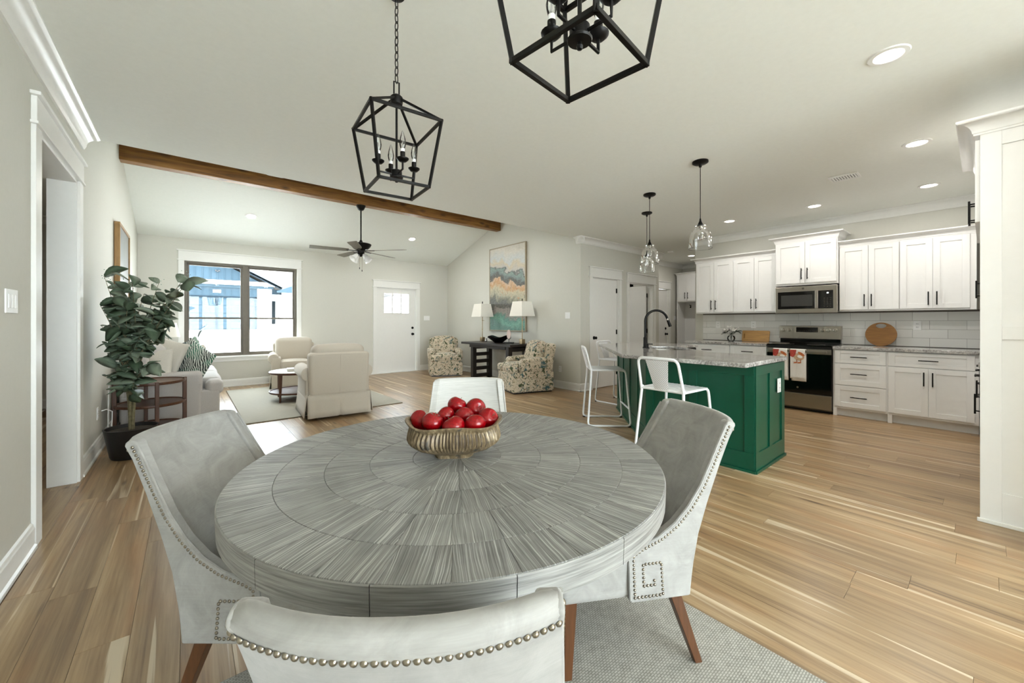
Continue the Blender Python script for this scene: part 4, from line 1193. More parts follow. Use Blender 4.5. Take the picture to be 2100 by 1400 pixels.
# ------------------------------------------------------------------ bar stools (local: seat faces +y, back at -y)
def stool(lab, loc, rz):
    o = thing('bar_stool', lab, 'stool', loc, rz, 'white metal bar stools at the island')
    W, D, H, T = 0.195, 0.20, 0.66, 0.93
    r = 0.0115
    def arc(pts, k=4, rad=0.04):
        out = [Vector(pts[0])]
        for i in range(1, len(pts) - 1):
            p, a, b = Vector(pts[i]), Vector(pts[i - 1]), Vector(pts[i + 1])
            u = (a - p); v = (b - p); rr_ = min(rad, u.length * 0.45, v.length * 0.45); u.normalize(); v.normalize()
            for j in range(k + 1):
                t = j / k; q = (p + u * rr_) * (1 - t) ** 2 + p * 2 * t * (1 - t) + (p + v * rr_) * t ** 2; out.append(q)
        out.append(Vector(pts[-1])); return [tuple(q) for q in out]
    for s in (-1, 1):
        part('side_frame', MB().tube(arc([(s * W, -D, H), (s * W, D, H), (s * (W + 0.045), D + 0.05, 0.012), (s * (W + 0.045), -D - 0.05, 0.012), (s * W * 0.98, -D, H), (s * W * 0.98, -D + 0.01, H + 0.02)], rad=0.05), r, 8), M_STOOL, o)
        part('foot_cap', MB().sph((s * (W + 0.045), -D - 0.035, 0.006), 0.016, 8, 6, (1, 1.4, 0.7)).sph((s * (W + 0.045), D + 0.035, 0.006), 0.016, 8, 6, (1, 1.4, 0.7)), M_BLACKP, o)
    part('back_frame', MB().tube(arc([(-W, -D, H - 0.01), (-W + 0.012, -D - 0.075, T), (W - 0.012, -D - 0.075, T), (W, -D, H - 0.01)], rad=0.055), r, 8), M_STOOL, o)
    rings = []
    for k in range(6):
        t = k / 5; hw = 0.062 + 0.042 * t; y = -D - 0.072 * t; z = H + 0.005 + (T - H - 0.02) * t
        rings.append([(-hw, y - 0.010 , z), (-hw * 0.3, y - 0.016, z), (hw * 0.3, y - 0.016, z), (hw, y - 0.010, z), (hw, y - 0.007, z), (hw * 0.3, y - 0.013, z), (-hw * 0.3, y - 0.013, z), (-hw, y - 0.007, z)])
    part('back_splat', MB().loops(rings), M_PERF, o)
    part('seat', MB().rbox((0, 0, H), (2 * W, 2 * D, 0.012), 0.005, 4), M_SEATW, o)
    part('seat_frame', MB().tube(arc([(-W, -D, H), (W, -D, H)]), r, 8), M_STOOL, o)
    part('footrest', MB().tube([(-W - 0.03, D + 0.034, 0.21), (W + 0.03, D + 0.034, 0.21)], r * 0.9, 8), M_STOOL, o)
    for k in range(9):
        x = -W + 0.04 + k * 0.039
        part('seat_wire', MB().box(x - 0.003, x + 0.003, -D + 0.015, D - 0.015, H + 0.005, H + 0.009), M_STOOL, o, smooth=False)
    return o
stool('white metal bar stool with perforated back, nearest, at front of green island', (3.285, 1.735, 0), R(-92))
stool('white metal bar stool seen side-on at the angled island side', (3.985, 2.995, 0), R(-133))
stool('white metal bar stool farthest back behind the counter corner', (5.13, 3.625, 0), R(180))

# ------------------------------------------------------------------ glass pendants
def pendant(lab, x, y, ztop):
    o = thing('pendant_light', lab, 'pendant light', (x, y, HC), 0, 'glass pendants over the island')
    part('canopy', MB().lathe([(0.001, 0), (0.07, 0), (0.07, -0.014), (0.055, -0.024), (0.014, -0.03), (0.011, -0.055), (0.001, -0.056)], 24), M_BLACK, o)
    zt = ztop - HC
    part('cord', MB().cyl((0, 0, -0.05), (0, 0, zt + 0.01), 0.0035, n=8), M_BLACK, o)
    part('socket_cone', MB().lathe([(0.001, zt + 0.02), (0.006, zt + 0.015), (0.010, zt - 0.01), (0.026, zt - 0.045), (0.026, zt - 0.055), (0.001, zt - 0.055)], 18), M_BLACK, o)
    z = zt - 0.05
    part('glass_shade', MB().lathe([(0.045, z), (0.047, z - 0.03), (0.048, z - 0.038), (0.075, z - 0.055), (0.092, z - 0.09), (0.10, z - 0.15), (0.103, z - 0.217)], 40, cap=False), M_GLASS, o)
    part('shade_rim', MB().tube([(0.102 * math.cos(a * PI / 18), 0.102 * math.sin(a * PI / 18), z - 0.217) for a in range(36)], 0.0022, 6, True), M_GLASS, o)
    part('shade_collar', MB().lathe([(0.0475, z + 0.002), (0.050, z - 0.006), (0.0475, z - 0.014)], 28, cap=False).lathe([(0.0475, z - 0.022), (0.050, z - 0.029), (0.0475, z - 0.036)], 28, cap=False), M_GLASS, o)
    part('bulb', MB().lathe([(0.012, z - 0.005), (0.013, z - 0.035), (0.022, z - 0.06), (0.027, z - 0.095), (0.02, z - 0.13), (0.001, z - 0.142)], 18, cap=False), M_GLASS, o)
    part('bulb_socket', MB().cyl((0, 0, z), (0, 0, z - 0.034), 0.016), M_STEEL, o)
    return o
pendant('clear glass pendant light nearest the viewer over the island', 3.703, 1.703, 2.19)
pendant('clear glass pendant light in the middle of the three', 4.19, 2.52, 2.19)
pendant('clear glass pendant light farthest of the three, hanging behind another', 4.87, 2.97, 2.19)

# ------------------------------------------------------------------ hall tree at the end of the back hall
o = thing('hall_cabinet', 'narrow white hall locker with small upper doors and coat hooks', 'cabinet', (9.69, 5.06, 0), FX)
W = 0.53
part('side_panel', MB().box(0, 0.03, 0, 0.39, 0, 2.42), M_CAB, o, bevel=0.002)
part('side_panel', MB().box(W - 0.03, W, 0, 0.39, 0, 2.42), M_CAB, o, bevel=0.002)
part('back_panel', MB().box(0.03, W - 0.03, 0.37, 0.39, 0, 2.42), M_CAB, o, smooth=False)
part('upper_box', MB().box(0.03, W - 0.03, 0.0, 0.37, 1.74, 2.42), M_CAB, o, smooth=False)
part('bench', MB().box(0.03, W - 0.03, 0.0, 0.37, 0, 0.48), M_CAB, o, bevel=0.003)
front(o, 'door', 0.035, 0.268, 1.76, 2.35, (0.235, 0.14 + 1.76, 'v'), 0.045); front(o, 'door', 0.272, W - 0.035, 1.76, 2.35, (0.305, 0.14 + 1.76, 'v'), 0.045)
cab_crown(o, 0, W, 0.39, 2.42, 0.06, 0.05)
for k in range(2):
    x = 0.19 + k * 0.2
    part('coat_hook', MB().box(x - 0.01, x + 0.01, 0.362, 0.37, 1.60, 1.68).tube([(x, 0.362, 1.66), (x, 0.31, 1.655), (x, 0.30, 1.69)], 0.006, 6).tube([(x, 0.362, 1.61), (x, 0.335, 1.60), (x, 0.325, 1.625)], 0.006, 6), M_BLACK, o)

# ------------------------------------------------------------------ dining rug and table
TC = (0.742, 1.20)
o = thing('dining_rug', 'pale woven wool rug under the round dining table', 'rug', (0, 0, 0))
part('pile', MB().rbox((0.70, 0.58, 0.006), (1.95, 2.16, 0.011), 0.005, 4), M_DRUG, o)

tb = thing('dining_table', 'round weathered grey oak dining table with sunburst top', 'table', (TC[0], TC[1], 0))
TZ, TR = 0.76, 0.69
RINGS = [(0.0, 0.155, 12), (0.155, 0.295, 20), (0.295, 0.43, 26), (0.43, 0.565, 30), (0.565, TR - 0.001, 32)]
random.seed(11)
for r0, r1, n in RINGS:
    da = 2 * PI / n; ns = 6
    g = 0.0004
    def wedge(top, zz, e):
        pts_o = [((r1 - e) * math.cos(t), (r1 - e) * math.sin(t), zz) for t in [-da / 2 + e / r1 + (da - 2 * e / r1) * k / ns for k in range(ns + 1)]]
        if r0 > 0:
            ri = r0 + e
            pts_i = [(ri * math.cos(t), ri * math.sin(t), zz) for t in [da / 2 - e / ri - (da - 2 * e / ri) * k / ns for k in range(ns + 1)]]
        else: pts_i = [(e * 3, 0, zz)]
        return pts_o + pts_i
    me = MB().loops([wedge(0, TZ - 0.02, g), wedge(0, TZ - 0.0009, g), wedge(1, TZ, g + 0.0011)]).mesh('top_piece', M_TABLE, False)
    a0 = random.random()
    for k in range(n):
        q = ob('top_piece', me, tb, (0, 0, 0), a0 + k * da)
M_TCORE = mat('table_core', (168, 167, 162), 0.6, ns=10)
part('core', MB().lathe([(0.001, TZ - 0.045), (TR - 0.012, TZ - 0.045), (TR - 0.012, TZ - 0.004), (0.001, TZ - 0.004)], 64), M_TCORE, tb)
# curved rim boards
nb = 16
for k in range(nb):
    a0, a1 = 2 * PI * k / nb, 2 * PI * (k + 1) / nb
    rings = []
    for j in range(9):
        t = a0 + 0.0015 + (a1 - a0 - 0.003) * j / 8
        c, s = math.cos(t), math.sin(t)
        rings.append([((TR - 0.012) * c, (TR - 0.012) * s, TZ - 0.062), (TR * c, TR * s, TZ - 0.062), ((TR + 0.002) * c, (TR + 0.002) * s, TZ - 0.004), (TR * c, TR * s, TZ - 0.0015), ((TR - 0.012) * c, (TR - 0.012) * s, TZ - 0.0035)])
    m = MB().loops(rings); 
    q = part('rim_board', m, M_RIM, tb, ang=30)
    bm = bmesh.new(); bm.from_mesh(q.data); bmesh.ops.recalc_face_normals(bm, faces=bm.faces); bm.to_mesh(q.data); bm.free()
part('apron', MB().lathe([(0.001, 0.60), (0.30, 0.60), (0.30, 0.715), (0.001, 0.715)], 40), M_RIM, tb)
part('pedestal', MB().lathe([(0.001, 0.013), (0.26, 0.013), (0.26, 0.05), (0.22, 0.09), (0.13, 0.20), (0.10, 0.35), (0.13, 0.50), (0.24, 0.60), (0.001, 0.60)], 36), M_RIM, tb)

# ------------------------------------------------------------------ fruit bowl and apples
BC = Vector((TC[0] - 0.005, TC[1] + 0.015, TZ))
BRZ = YAW - PI / 2 + R(7)
bw = thing('fruit_bowl', 'carved bronze-and-cream octagonal fruit bowl on the dining table', 'bowl', tuple(BC), BRZ)
BA, BB_ = 0.172, 0.118
def oct_r(t):
    # elongated octagon-ish radius
    c, s = math.cos(t), math.sin(t)
    return 1.0 / ((abs(c) / BA) ** 3.2 + (abs(s) / BB_) ** 3.2) ** (1 / 3.2) * (0.975 + 0.025 * math.cos(8 * t))
N = 288
rings = []
prof = [(0.34, 0.0), (0.40, 0.0), (0.42, 0.012), (0.44, 0.014), (0.80, 0.036), (0.93, 0.052), (0.965, 0.066), (0.945, 0.084), (0.90, 0.100), (0.90, 0.106), (1.0, 0.116), (1.0, 0.121), (0.95, 0.121), (0.87, 0.108), (0.86, 0.085), (0.75, 0.045), (0.35, 0.022)]
for s, z in prof:
    ring = []
    for k in range(N):
        t = 2 * PI * k / N
        rr_ = oct_r(t) * s
        fl = 0.0
        if 0.05 <= z <= 0.100 and s > 0.89: fl = 0.0035 * math.cos(64 * t) - 0.002
        sc = (rr_ + fl)
        zz = z + (0.010 * (abs(math.cos(t)) ** 3) + 0.004 * math.cos(4 * t) if z > 0.09 else 0.0)
        ring.append((sc * math.cos(t), sc * math.sin(t), zz))
    rings.append(ring)
part('bowl', MB().loops(rings), M_BOWL, bw, ang=60)
gm = MB()
for k in range(64):
    t = 2 * PI * (k + 0.5) / 64
    P = []
    for s, z in ((0.935, 0.054), (0.962, 0.066), (0.943, 0.084), (0.905, 0.097)):
        rr_ = oct_r(t) * s - 0.0045
        P.append((rr_ * math.cos(t), rr_ * math.sin(t), z))
    gm.tube(P, 0.0024, 5)
stuff(part('grooves', gm, M_BOWLDARK, bw))
def apple_meshes():
    rings = []; n = 28
    for k in range(19):
        t = PI * k / 18
        r = math.sin(t) ** 0.95 * (1 + 0.05 * math.cos(t)); z = -math.cos(t) * 0.9
        # dimples
        z -= 0.30 * math.exp(-((PI - t) / 0.34) ** 2)
        z += 0.14 * math.exp(-(t / 0.3) ** 2)
        rings.append([(max(r, 0.002) * math.cos(2 * PI * i / n) * 1.04 * (1 + 0.02 * math.cos(5 * 2 * PI * i / n) * (1 if t < 1 else 0.3)), max(r, 0.002) * math.sin(2 * PI * i / n) * 1.04, z) for i in range(n)])
    return MB().loops(rings).mesh('apple', M_APPLE, True, 80)
ap_me = apple_meshes()
st_me = MB().tube([(0, 0, 0.5), (0.03, 0, 0.72), (0.08, 0.02, 0.92)], [0.03, 0.025, 0.04], 6).mesh('stem', M_BARK)
fy = Vector((math.cos(YAW), math.sin(YAW), 0)); rx = Vector((math.sin(YAW), -math.cos(YAW), 0))
apples = [  # pixel-derived offsets: right, forward, up (m), radius, tilt
    (-0.122, 0.002, 0.122, 0.0379, (0.7, 0.9, 0.4), 'red apple at the left end of the bowl with its stem dimple to the right'),
    (-0.068, -0.046, 0.128, 0.037, (0.2, -0.3, 2.0), 'red apple second from left in the front row of the bowl'),
    (0.005, -0.06, 0.116, 0.0398, (-0.5, 0.2, 1.0), 'red apple front and centre in the bowl'),
    (0.079, -0.047, 0.12, 0.0361, (2.6, 0.3, 0.0), 'brightest red apple right of the front centre one'),
    (0.121, 0.013, 0.126, 0.0379, (0.9, -0.6, 0.6), 'red apple at the right end of the bowl'),
    (-0.034, 0.017, 0.132, 0.0352, (2.2, 0.4, 0.9), 'red apple behind the second one from left'),
    (0.035, 0.006, 0.133, 0.0342, (2.5, 0.8, 0.3), 'half-hidden red apple in the middle of the pile'),
    (0.072, 0.064, 0.151, 0.037, (1.15, 0.15, -0.2), 'red apple at the back showing its blossom dimple'),
    (0.001, 0.069, 0.162, 0.0352, (0.1, 0.5, 0.0), 'topmost red apple at the back of the pile'),
    (-0.079, 0.051, 0.092, 0.0342, (0.3, 0.6, 0.5), 'red apple mostly hidden behind the leftmost apple'),
    (-0.077, -0.026, 0.062, 0.0333, (0.4, 0.2, 0.2), 'red apple low in the bowl under the two left apples'),
]
for (a, b, c, r, rot, lab) in apples:
    p = BC + rx * a + fy * b + Vector((0, 0, c))
    q = ob('apple', ap_me, None, tuple(p)); q.scale = (r, r, r); q.rotation_euler = rot
    tag(q, lab, 'apple', 'red apples in the bowl')
    s = ob('stem', st_me, q)

# ------------------------------------------------------------------ dining chairs (local: faces +y)
def lerp_tab(tab, z):
    for (z0, y0), (z1, y1) in zip(tab, tab[1:]):
        if z0 <= z <= z1: return y0 + (y1 - y0) * (z - z0) / (z1 - z0)
    return tab[0][1] if z < tab[0][0] else tab[-1][1]
REAR = [(0.27, -0.155), (0.36, -0.170), (0.47, -0.200), (0.58, -0.245), (0.70, -0.300), (0.80, -0.352), (0.848, -0.380)]
NAIL = [(0.43, 0.065), (0.445, 0.035), (0.475, -0.045), (0.515, -0.11), (0.57, -0.168), (0.64, -0.222), (0.72, -0.268), (0.80, -0.312), (0.848, -0.340)]
def hw(z): return 0.268 - 0.052 * max(0, min(1, (z - 0.30) / 0.55)) ** 0.9
nail_me = MB().lathe([(0.0052, 0), (0.0046, 0.0022), (0.0028, 0.0036), (0.0005, 0.0042)], 10).mesh('nail_head', M_NICKEL)
def dining_chair(lab, loc, rz, singles=False, fabric=None):
    fabric = fabric or M_VELVET
    o = thing('dining_chair', lab, 'chair', loc, rz, 'grey velvet dining chairs round the table')
    # back shell
    zs = [0.27, 0.33, 0.40, 0.47, 0.54, 0.61, 0.68, 0.74, 0.80, 0.845]
    nx = 16; rings = []
    inner = [(0.27, -0.10), (0.40, -0.105), (0.47, -0.13), (0.54, -0.165), (0.61, -0.203), (0.68, -0.243), (0.74, -0.277), (0.80, -0.312), (0.845, -0.336)]
    for i in range(nx + 1):
        u = i / nx * 2 - 1
        sq = 1 - (1 - 0.0) * 0
        col = []
        for z in zs: 
            w = hw(z); bow = 0.055 * (1 - abs(u) ** 2.2)
            col.append((u * w, lerp_tab(REAR, z) - bow, z))
        # rounded top
        w = hw(0.862); bow = 0.055 * (1 - abs(u) ** 2.2)
        yr = lerp_tab(REAR, 0.85) - bow; yf = -0.338 - bow * 0.95
        drop = 0.007 * max(0, (abs(u) - 0.86) / 0.14) ** 2
        for k in range(1, 6):
            t = PI * k / 6
            col.append((u * w, (yr + yf) / 2 + (yr - yf) / 2 * math.cos(t), 0.848 + 0.022 * math.sin(t) - drop))
        for z, y in inner[::-1]:
            w = hw(z) - 0.0; bow = 0.052 * (1 - abs(u) ** 2.2)
            col.append((u * w, y - bow, z))
        rings.append(col)
    m = MB().loops(rings)
    p = part('backrest', m, fabric, o, ang=60)
    bm = bmesh.new(); bm.from_mesh(p.data); bmesh.ops.recalc_face_normals(bm, faces=bm.faces); bm.to_mesh(p.data); bm.free()
    # side wings
    out_pts = [(y, z) for z, y in REAR[:-1]] + [(-0.3595 + 0.0225 * math.cos(PI * (1 - k / 6)), 0.845 + 0.019 * math.sin(PI * k / 6)) for k in range(7)] + [(y, z) for z, y in NAIL[:-1][::-1]] + [(0.071, 0.415), (0.072, 0.27)]
    for s in (-1, 1):
        A = []; B = []; C = []
        n = len(out_pts); cy = sum(p_[0] for p_ in out_pts) / n
        for (y, z) in out_pts:
            w = hw(z)
            A.append((s * (w - 0.034), y, z)); B.append((s * (w + (0.006 if z < 0.8 else 0.004)), y, z))
        q = part('side_wing', MB().loops([A, B]), fabric, o, bevel=0.007, seg=3)
        bm = bmesh.new(); bm.from_mesh(q.data); bmesh.ops.recalc_face_normals(bm, faces=bm.faces); bm.to_mesh(q.data); bm.free()
        # piping along the front edge of the wing
        pp = [(s * (hw(z) + 0.004), y + 0.002, z + 0.002) for z, y in NAIL]
        part('piping', MB().tube([(s * (hw(0.3) + 0.003), 0.072, 0.28), (s * (hw(0.42) + 0.003), 0.071, 0.415)] + pp, 0.0045, 6), fabric, o)
    # seat
    part('seat', MB().rbox((0, 0.105, 0.36), (0.515, 0.43, 0.18), 0.028, 8, (0.0, 0.01, 0.0)), fabric, o)
    part('seat_cushion', MB().rbox((0, 0.10, 0.44), (0.50, 0.42, 0.07), 0.03, 8, (0, 0, 0.018)), fabric, o)
    part('seat_piping', MB().tube([(-0.255, 0.31, 0.283), (0.255, 0.31, 0.283)], 0.005, 6), fabric, o)
    # legs
    for s in (-1, 1):
        for (y0, y1, x0, x1) in ((0.275, 0.285, 0.225, 0.23), (-0.105, -0.20, 0.215, 0.245)):
            a, b = 0.022, 0.0135
            r0 = [(s * x0 - a, y0 - a, 0.30), (s * x0 + a, y0 - a, 0.30), (s * x0 + a, y0 + a, 0.30), (s * x0 - a, y0 + a, 0.30)]
            r1 = [(s * x1 - b, y1 - b, 0.0125), (s * x1 + b, y1 - b, 0.0125), (s * x1 + b, y1 + b, 0.0125), (s * x1 - b, y1 + b, 0.0125)]
            part('leg', MB().loops([r1, r0]), M_LEG, o, bevel=0.002)
    # nail heads
    def emit(pts, nrm, single):
        q = Vector(nrm).to_track_quat('Z', 'Y').to_matrix().to_4x4()
        for p_ in pts:
            if single:
                t = ob('nail_head', nail_me, o, p_); t.rotation_mode = 'QUATERNION'; t.rotation_quaternion = Vector(nrm).to_track_quat('Z', 'Y')
            else:
                nm.add([v.co[:] for v in nail_me.vertices], [f.vertices[:] for f in nail_me.polygons], Matrix.Translation(Vector(p_)) @ q)
    nm = MB()
    def along(P, step):
        P = [Vector(p_) for p_ in P]; out = []; d = 0.0; nxt = 0.0
        for a, b in zip(P, P[1:]):
            L = (b - a).length
            while nxt <= d + L: out.append(tuple(a + (b - a) * ((nxt - d) / L))); nxt += step
            d += L
        return out
    for s in (-1, 1):
        line = [(s * (hw(z) + 0.0055), y - 0.012, z - 0.006) for z, y in NAIL[::-1]] + [(s * (hw(0.42) + 0.0055), 0.055, 0.415), (s * (hw(0.3) + 0.0055), 0.056, 0.288)]
        emit(along(line, 0.0135), (s, 0, 0), False)
        # Greek key on the side
        y1, z0 = 0.056, 0.288
        key = [(y1, z0), (y1 - 0.105, z0), (y1 - 0.105, z0 + 0.105), (y1 - 0.035, z0 + 0.105), (y1 - 0.035, z0 + 0.035), (y1 - 0.075, z0 + 0.035), (y1 - 0.075, z0 + 0.062)]
        emit(along([(s * (hw(z) + 0.0055), y, z) for y, z in key], 0.0135), (s, 0, 0), False)
    row = []
    for k in range(-24, 25):
        u = k / 24 * 0.985; w = hw(0.83); bow = 0.055 * (1 - abs(u) ** 2.2)
        row.append((u * (w + 0.004), lerp_tab(REAR, 0.83) - bow - 0.0005 - (0.0 if abs(u) < 0.95 else -0.003), 0.83))
    row = along(row, 0.0125)
    for p_ in row:
        u = p_[0] / hw(0.83)
        nx_ = (math.copysign(0.055 * 2.2 * abs(u) ** 1.2 / hw(0.83), u), -1, -0.45)
        emit([p_], nx_, singles)
    stuff(part('nail_trim', nm, M_NICKEL, o))
    return o
def face(p, q): return math.atan2(q[1] - p[1], q[0] - p[0]) - PI / 2
def place_chair(lab, top, f, singles=False, fabric=None):
    f = Vector((f[0], f[1])).normalized()
    c = (top[0] + 0.39 * f.x, top[1] + 0.39 * f.y, 0.0)
    return dining_chair(lab, c, math.atan2(f.y, f.x) - PI / 2, singles, fabric)
place_chair('grey velvet dining chair nearest the viewer, seen from behind, studded back', (0.205, 0.480), (0.60, 0.80), True)
place_chair('grey velvet dining chair left of the table with studded side', (-0.020, 1.895), (0.765, -0.643))
place_chair('grey velvet dining chair right of the table, Greek key studs on its side', (1.705, 0.785), (-0.87, 0.49))
place_chair('grey dining chair across the table behind the apples', (1.42, 2.16), (-0.575, -0.818), False, M_STRIAE)

# ------------------------------------------------------------------ lantern chandeliers
def lantern(lab, x, y, rz):
    o = thing('lantern_chandelier', lab, 'chandelier', (x, y, HC), rz, 'black cage lanterns over the dining table')
    KS = 0.955
    Z = lambda z: CAMH + (z - CAMH) * KS - HC
    zb, zt, zh = Z(1.875), Z(2.183), Z(2.30)
    b, t = 0.1175 * KS, 0.1615 * KS
    def bar(nm, p, q, w=0.0058):
        p = Vector(p); q = Vector(q); d = q - p
        M_ = Matrix.Translation(p) @ d.to_track_quat('Z', 'Y').to_matrix().to_4x4()
        part(nm, MB().box(-w, w, -w, w, -w, d.length + w, M_), M_BLACK, o, bevel=0.001)
    cs = [(-1, -1), (1, -1), (1, 1), (-1, 1)]
    for k in range(4):
        a, c = cs[k], cs[(k + 1) % 4]
        bar('bottom_bar', (a[0] * b, a[1] * b, zb), (c[0] * b, c[1] * b, zb))
        bar('top_bar', (a[0] * t, a[1] * t, zt), (c[0] * t, c[1] * t, zt))
        bar('corner_bar', (a[0] * b, a[1] * b, zb), (a[0] * t, a[1] * t, zt))
        bar('roof_bar', (a[0] * t, a[1] * t, zt), (a[0] * 0.02, a[1] * 0.02, zh), 0.0052)
    part('top_hub', MB().lathe([(0.001, zh - 0.018), (0.026, zh - 0.018), (0.028, zh - 0.008), (0.028, zh + 0.014), (0.02, zh + 0.022), (0.001, zh + 0.024)], 18), M_BLACK, o)
    part('loop', MB().tube([(-0.012, 0, zh + 0.02), (-0.012, 0, zh + 0.085), (0.012, 0, zh + 0.085), (0.012, 0, zh + 0.02)], 0.0035, 6), M_BLACK, o)
    part('center_rod', MB().cyl((0, 0, Z(1.945)), (0, 0, zh), 0.0052), M_BLACK, o)
    part('lower_hub', MB().lathe([(0.001, Z(1.905)), (0.006, Z(1.907)), (0.008, Z(1.915)), (0.005, Z(1.921)), (0.005, Z(1.924)), (0.028, Z(1.926)), (0.03, Z(1.931)), (0.024, Z(1.936)), (0.024, Z(1.962)), (0.010, Z(1.968)), (0.001, Z(1.968))], 20), M_BLACK, o)
    for k in range(4):
        a = k * PI / 2
        c, s = math.cos(a), math.sin(a)
        R_ = 0.083
        arm = part('arm', MB().tube([(0.02 * c, 0.02 * s, Z(1.943)), (R_ * c, R_ * s, Z(1.943)), (R_ * c, R_ * s, Z(1.982))], 0.0045, 6), M_BLACK, o)
        part('drip_cup', MB().lathe([(0.001, Z(1.976)), (0.016, Z(1.978)), (0.026, Z(1.988)), (0.027, Z(1.992)), (0.001, Z(1.992))], 16, (R_ * c, R_ * s, 0)), M_BLACK, arm)
        part('candle_sleeve', MB().cyl((R_ * c, R_ * s, Z(1.99)), (R_ * c, R_ * s, Z(2.022)), 0.011), M_BLACK, arm)
        part('bulb_base', MB().cyl((R_ * c, R_ * s, Z(2.022)), (R_ * c, R_ * s, Z(2.038)), 0.009), M_PLATE, arm)
        part('bulb', MB().lathe([(0.009, Z(2.036)), (0.013, Z(2.052)), (0.0145, Z(2.066)), (0.011, Z(2.088)), (0.005, Z(2.110)), (0.001, Z(2.122))], 14, (R_ * c, R_ * s, 0), cap=False), M_GLASS, arm)
        part('filament', MB().tube([(R_ * c - 0.003, R_ * s, Z(2.038)), (R_ * c - 0.002, R_ * s, Z(2.075)), (R_ * c + 0.002, R_ * s, Z(2.075)), (R_ * c + 0.003, R_ * s, Z(2.038))], 0.0012, 5), M_SILVER, arm)
    # chain
    link = []
    for k in range(20):
        t_ = 2 * PI * k / 20
        link.append((0.0085 * math.cos(t_), 0, 0.021 * math.sin(t_) * (1 if abs(math.sin(t_)) < 0.9 else 1.0)))
    lm = MB().tube(link, 0.0022, 6, True).mesh('chain_link', M_BLACK)
    z = zh + 0.10; k = 0
    while z < -0.03:
        q = ob('chain_link', lm, o, (0, 0, z), (PI / 2) * (k % 2) + 0.5); z += 0.0345; k += 1
    part('canopy', MB().lathe([(0.001, -0.018), (0.015, -0.016), (0.036, -0.010), (0.04, 0.0)], 24), M_BLACK, o)
    return o
lantern('black cage lantern chandelier over the table, hanging lower in view from a chain', 0.739, 1.725, R(-5))
lantern('black cage lantern chandelier nearest the viewer, cut by the top edge', 0.711, 0.609, R(7))

# ------------------------------------------------------------------ living room
o = thing('living_rug', 'large pale sage area rug in front of the sofa', 'rug', (0, 0, 0))
part('pile', MB().rbox((1.525, 7.14, 0.009), (1.99, 2.94, 0.012), 0.005, 4), M_LRUG, o)
part('border', MB().box(0.525, 2.525, 5.665, 8.615, 0.0005, 0.008), M_RUGEDGE, o, bevel=0.002)

def seam(name, pts, m_, par, r=0.005, closed=False): return part(name, MB().tube(pts, r, 6, closed), m_, par)
# sofa against the left wall, faces +x: local faces +y, rotated -90
o = thing('sofa', 'light grey linen sofa along the left wall', 'sofa', (-0.115, 7.28, 0), -PI / 2)
SW, SD = 2.30, 0.95
part('base', MB().rbox((0, -0.02, 0.22), (SW - 0.02, SD - 0.06, 0.34), 0.02, 4), M_SOFA, o)
for s in (-1, 1):
    part('arm', MB().rbox((s * (SW / 2 - 0.11), -0.09, 0.34), (0.22, SD - 0.26, 0.58), 0.05, 6, (0.012, 0, 0), fn=lambda p, s=s: (p.x + s * 0.03 * max(0, p.z) / 0.29, p.y, p.z)), M_SOFA, o)
    seam('piping', [(s * (SW / 2 + 0.01), -0.40, 0.50), (s * (SW / 2 + 0.012), 0.24, 0.48)], M_SOFA, o)
part('back', MB().rbox((0, -0.36, 0.46), (SW - 0.06, 0.24, 0.78), 0.06, 6), M_SOFA, o)
for k in range(2):
    c = part('seat_cushion', MB().rbox((-0.47 + 0.94 * k, 0.11, 0.435), (0.93, 0.68, 0.17), 0.05, 8, (0, 0.02, 0.02)), M_SOFA, o)
for s in (-1, 1):
    part('seat_cushion_ear', MB().rbox((s * (SW / 2 - 0.14), 0.375, 0.42), (0.26, 0.16, 0.17), 0.045, 6, (0, 0.015, 0.01)), M_SOFA, o)
for k in range(2):
    part('back_cushion', MB().rbox((-0.47 + 0.94 * k, -0.19, 0.72), (0.92, 0.20, 0.46), 0.08, 8, (0, 0.05, 0.02)), M_SOFA, o)
for k in range(4):
    part('leg', MB().cyl(((-1 if k % 2 else 1) * (SW / 2 - 0.12), (-0.36 if k < 2 else 0.32), 0.0), ((-1 if k % 2 else 1) * (SW / 2 - 0.12), (-0.36 if k < 2 else 0.32), 0.06), 0.02, 0.025), M_WALNUT, o)
def pillow(lab, m_, loc, rot, s=0.5, t=0.16):
    def fn(p):
        u, v = p.x / (s / 2), p.z / (s / 2)
        k = max(0.0, (1 - u * u)) ** 0.5 * max(0.0, (1 - v * v)) ** 0.5
        pin = 1 - 0.07 * (1 - min(1, abs(u)) ** 2) * (abs(v) > 0.75) * 1.0 - 0.0
        return (p.x * (1 - 0.06 * (1 - v * v)), p.y * (0.12 + 0.88 * k), p.z * (1 - 0.06 * (1 - u * u)))
    q = part('throw_pillow', MB().rbox((0, 0, 0), (s, t, s), 0.02, 14, fn=fn), m_)
    q.location = loc; q.rotation_euler = rot
    return tag(q, lab, 'pillow', 'throw pillows on the sofa')
pillow('green, black and white zebra-striped throw pillow on the sofa arm', M_ZEBRA, (0.04, 6.45, 0.70), (R(-14), R(26), R(-58)), 0.52)
pillow('plain sage green throw pillow behind the zebra-striped one', M_SAGE, (0.02, 6.78, 0.72), (R(-18), R(40), R(-70)), 0.48)
pillow('cream throw pillow behind the striped pillow', M_PILLOWG, (-0.22, 6.55, 0.77), (R(-16), R(12), R(-52)), 0.5)
pillow('beige throw pillow at the near end of the sofa', M_PILLOWG, (-0.33, 6.38, 0.68), (R(-12), R(-4), R(-35)), 0.44)

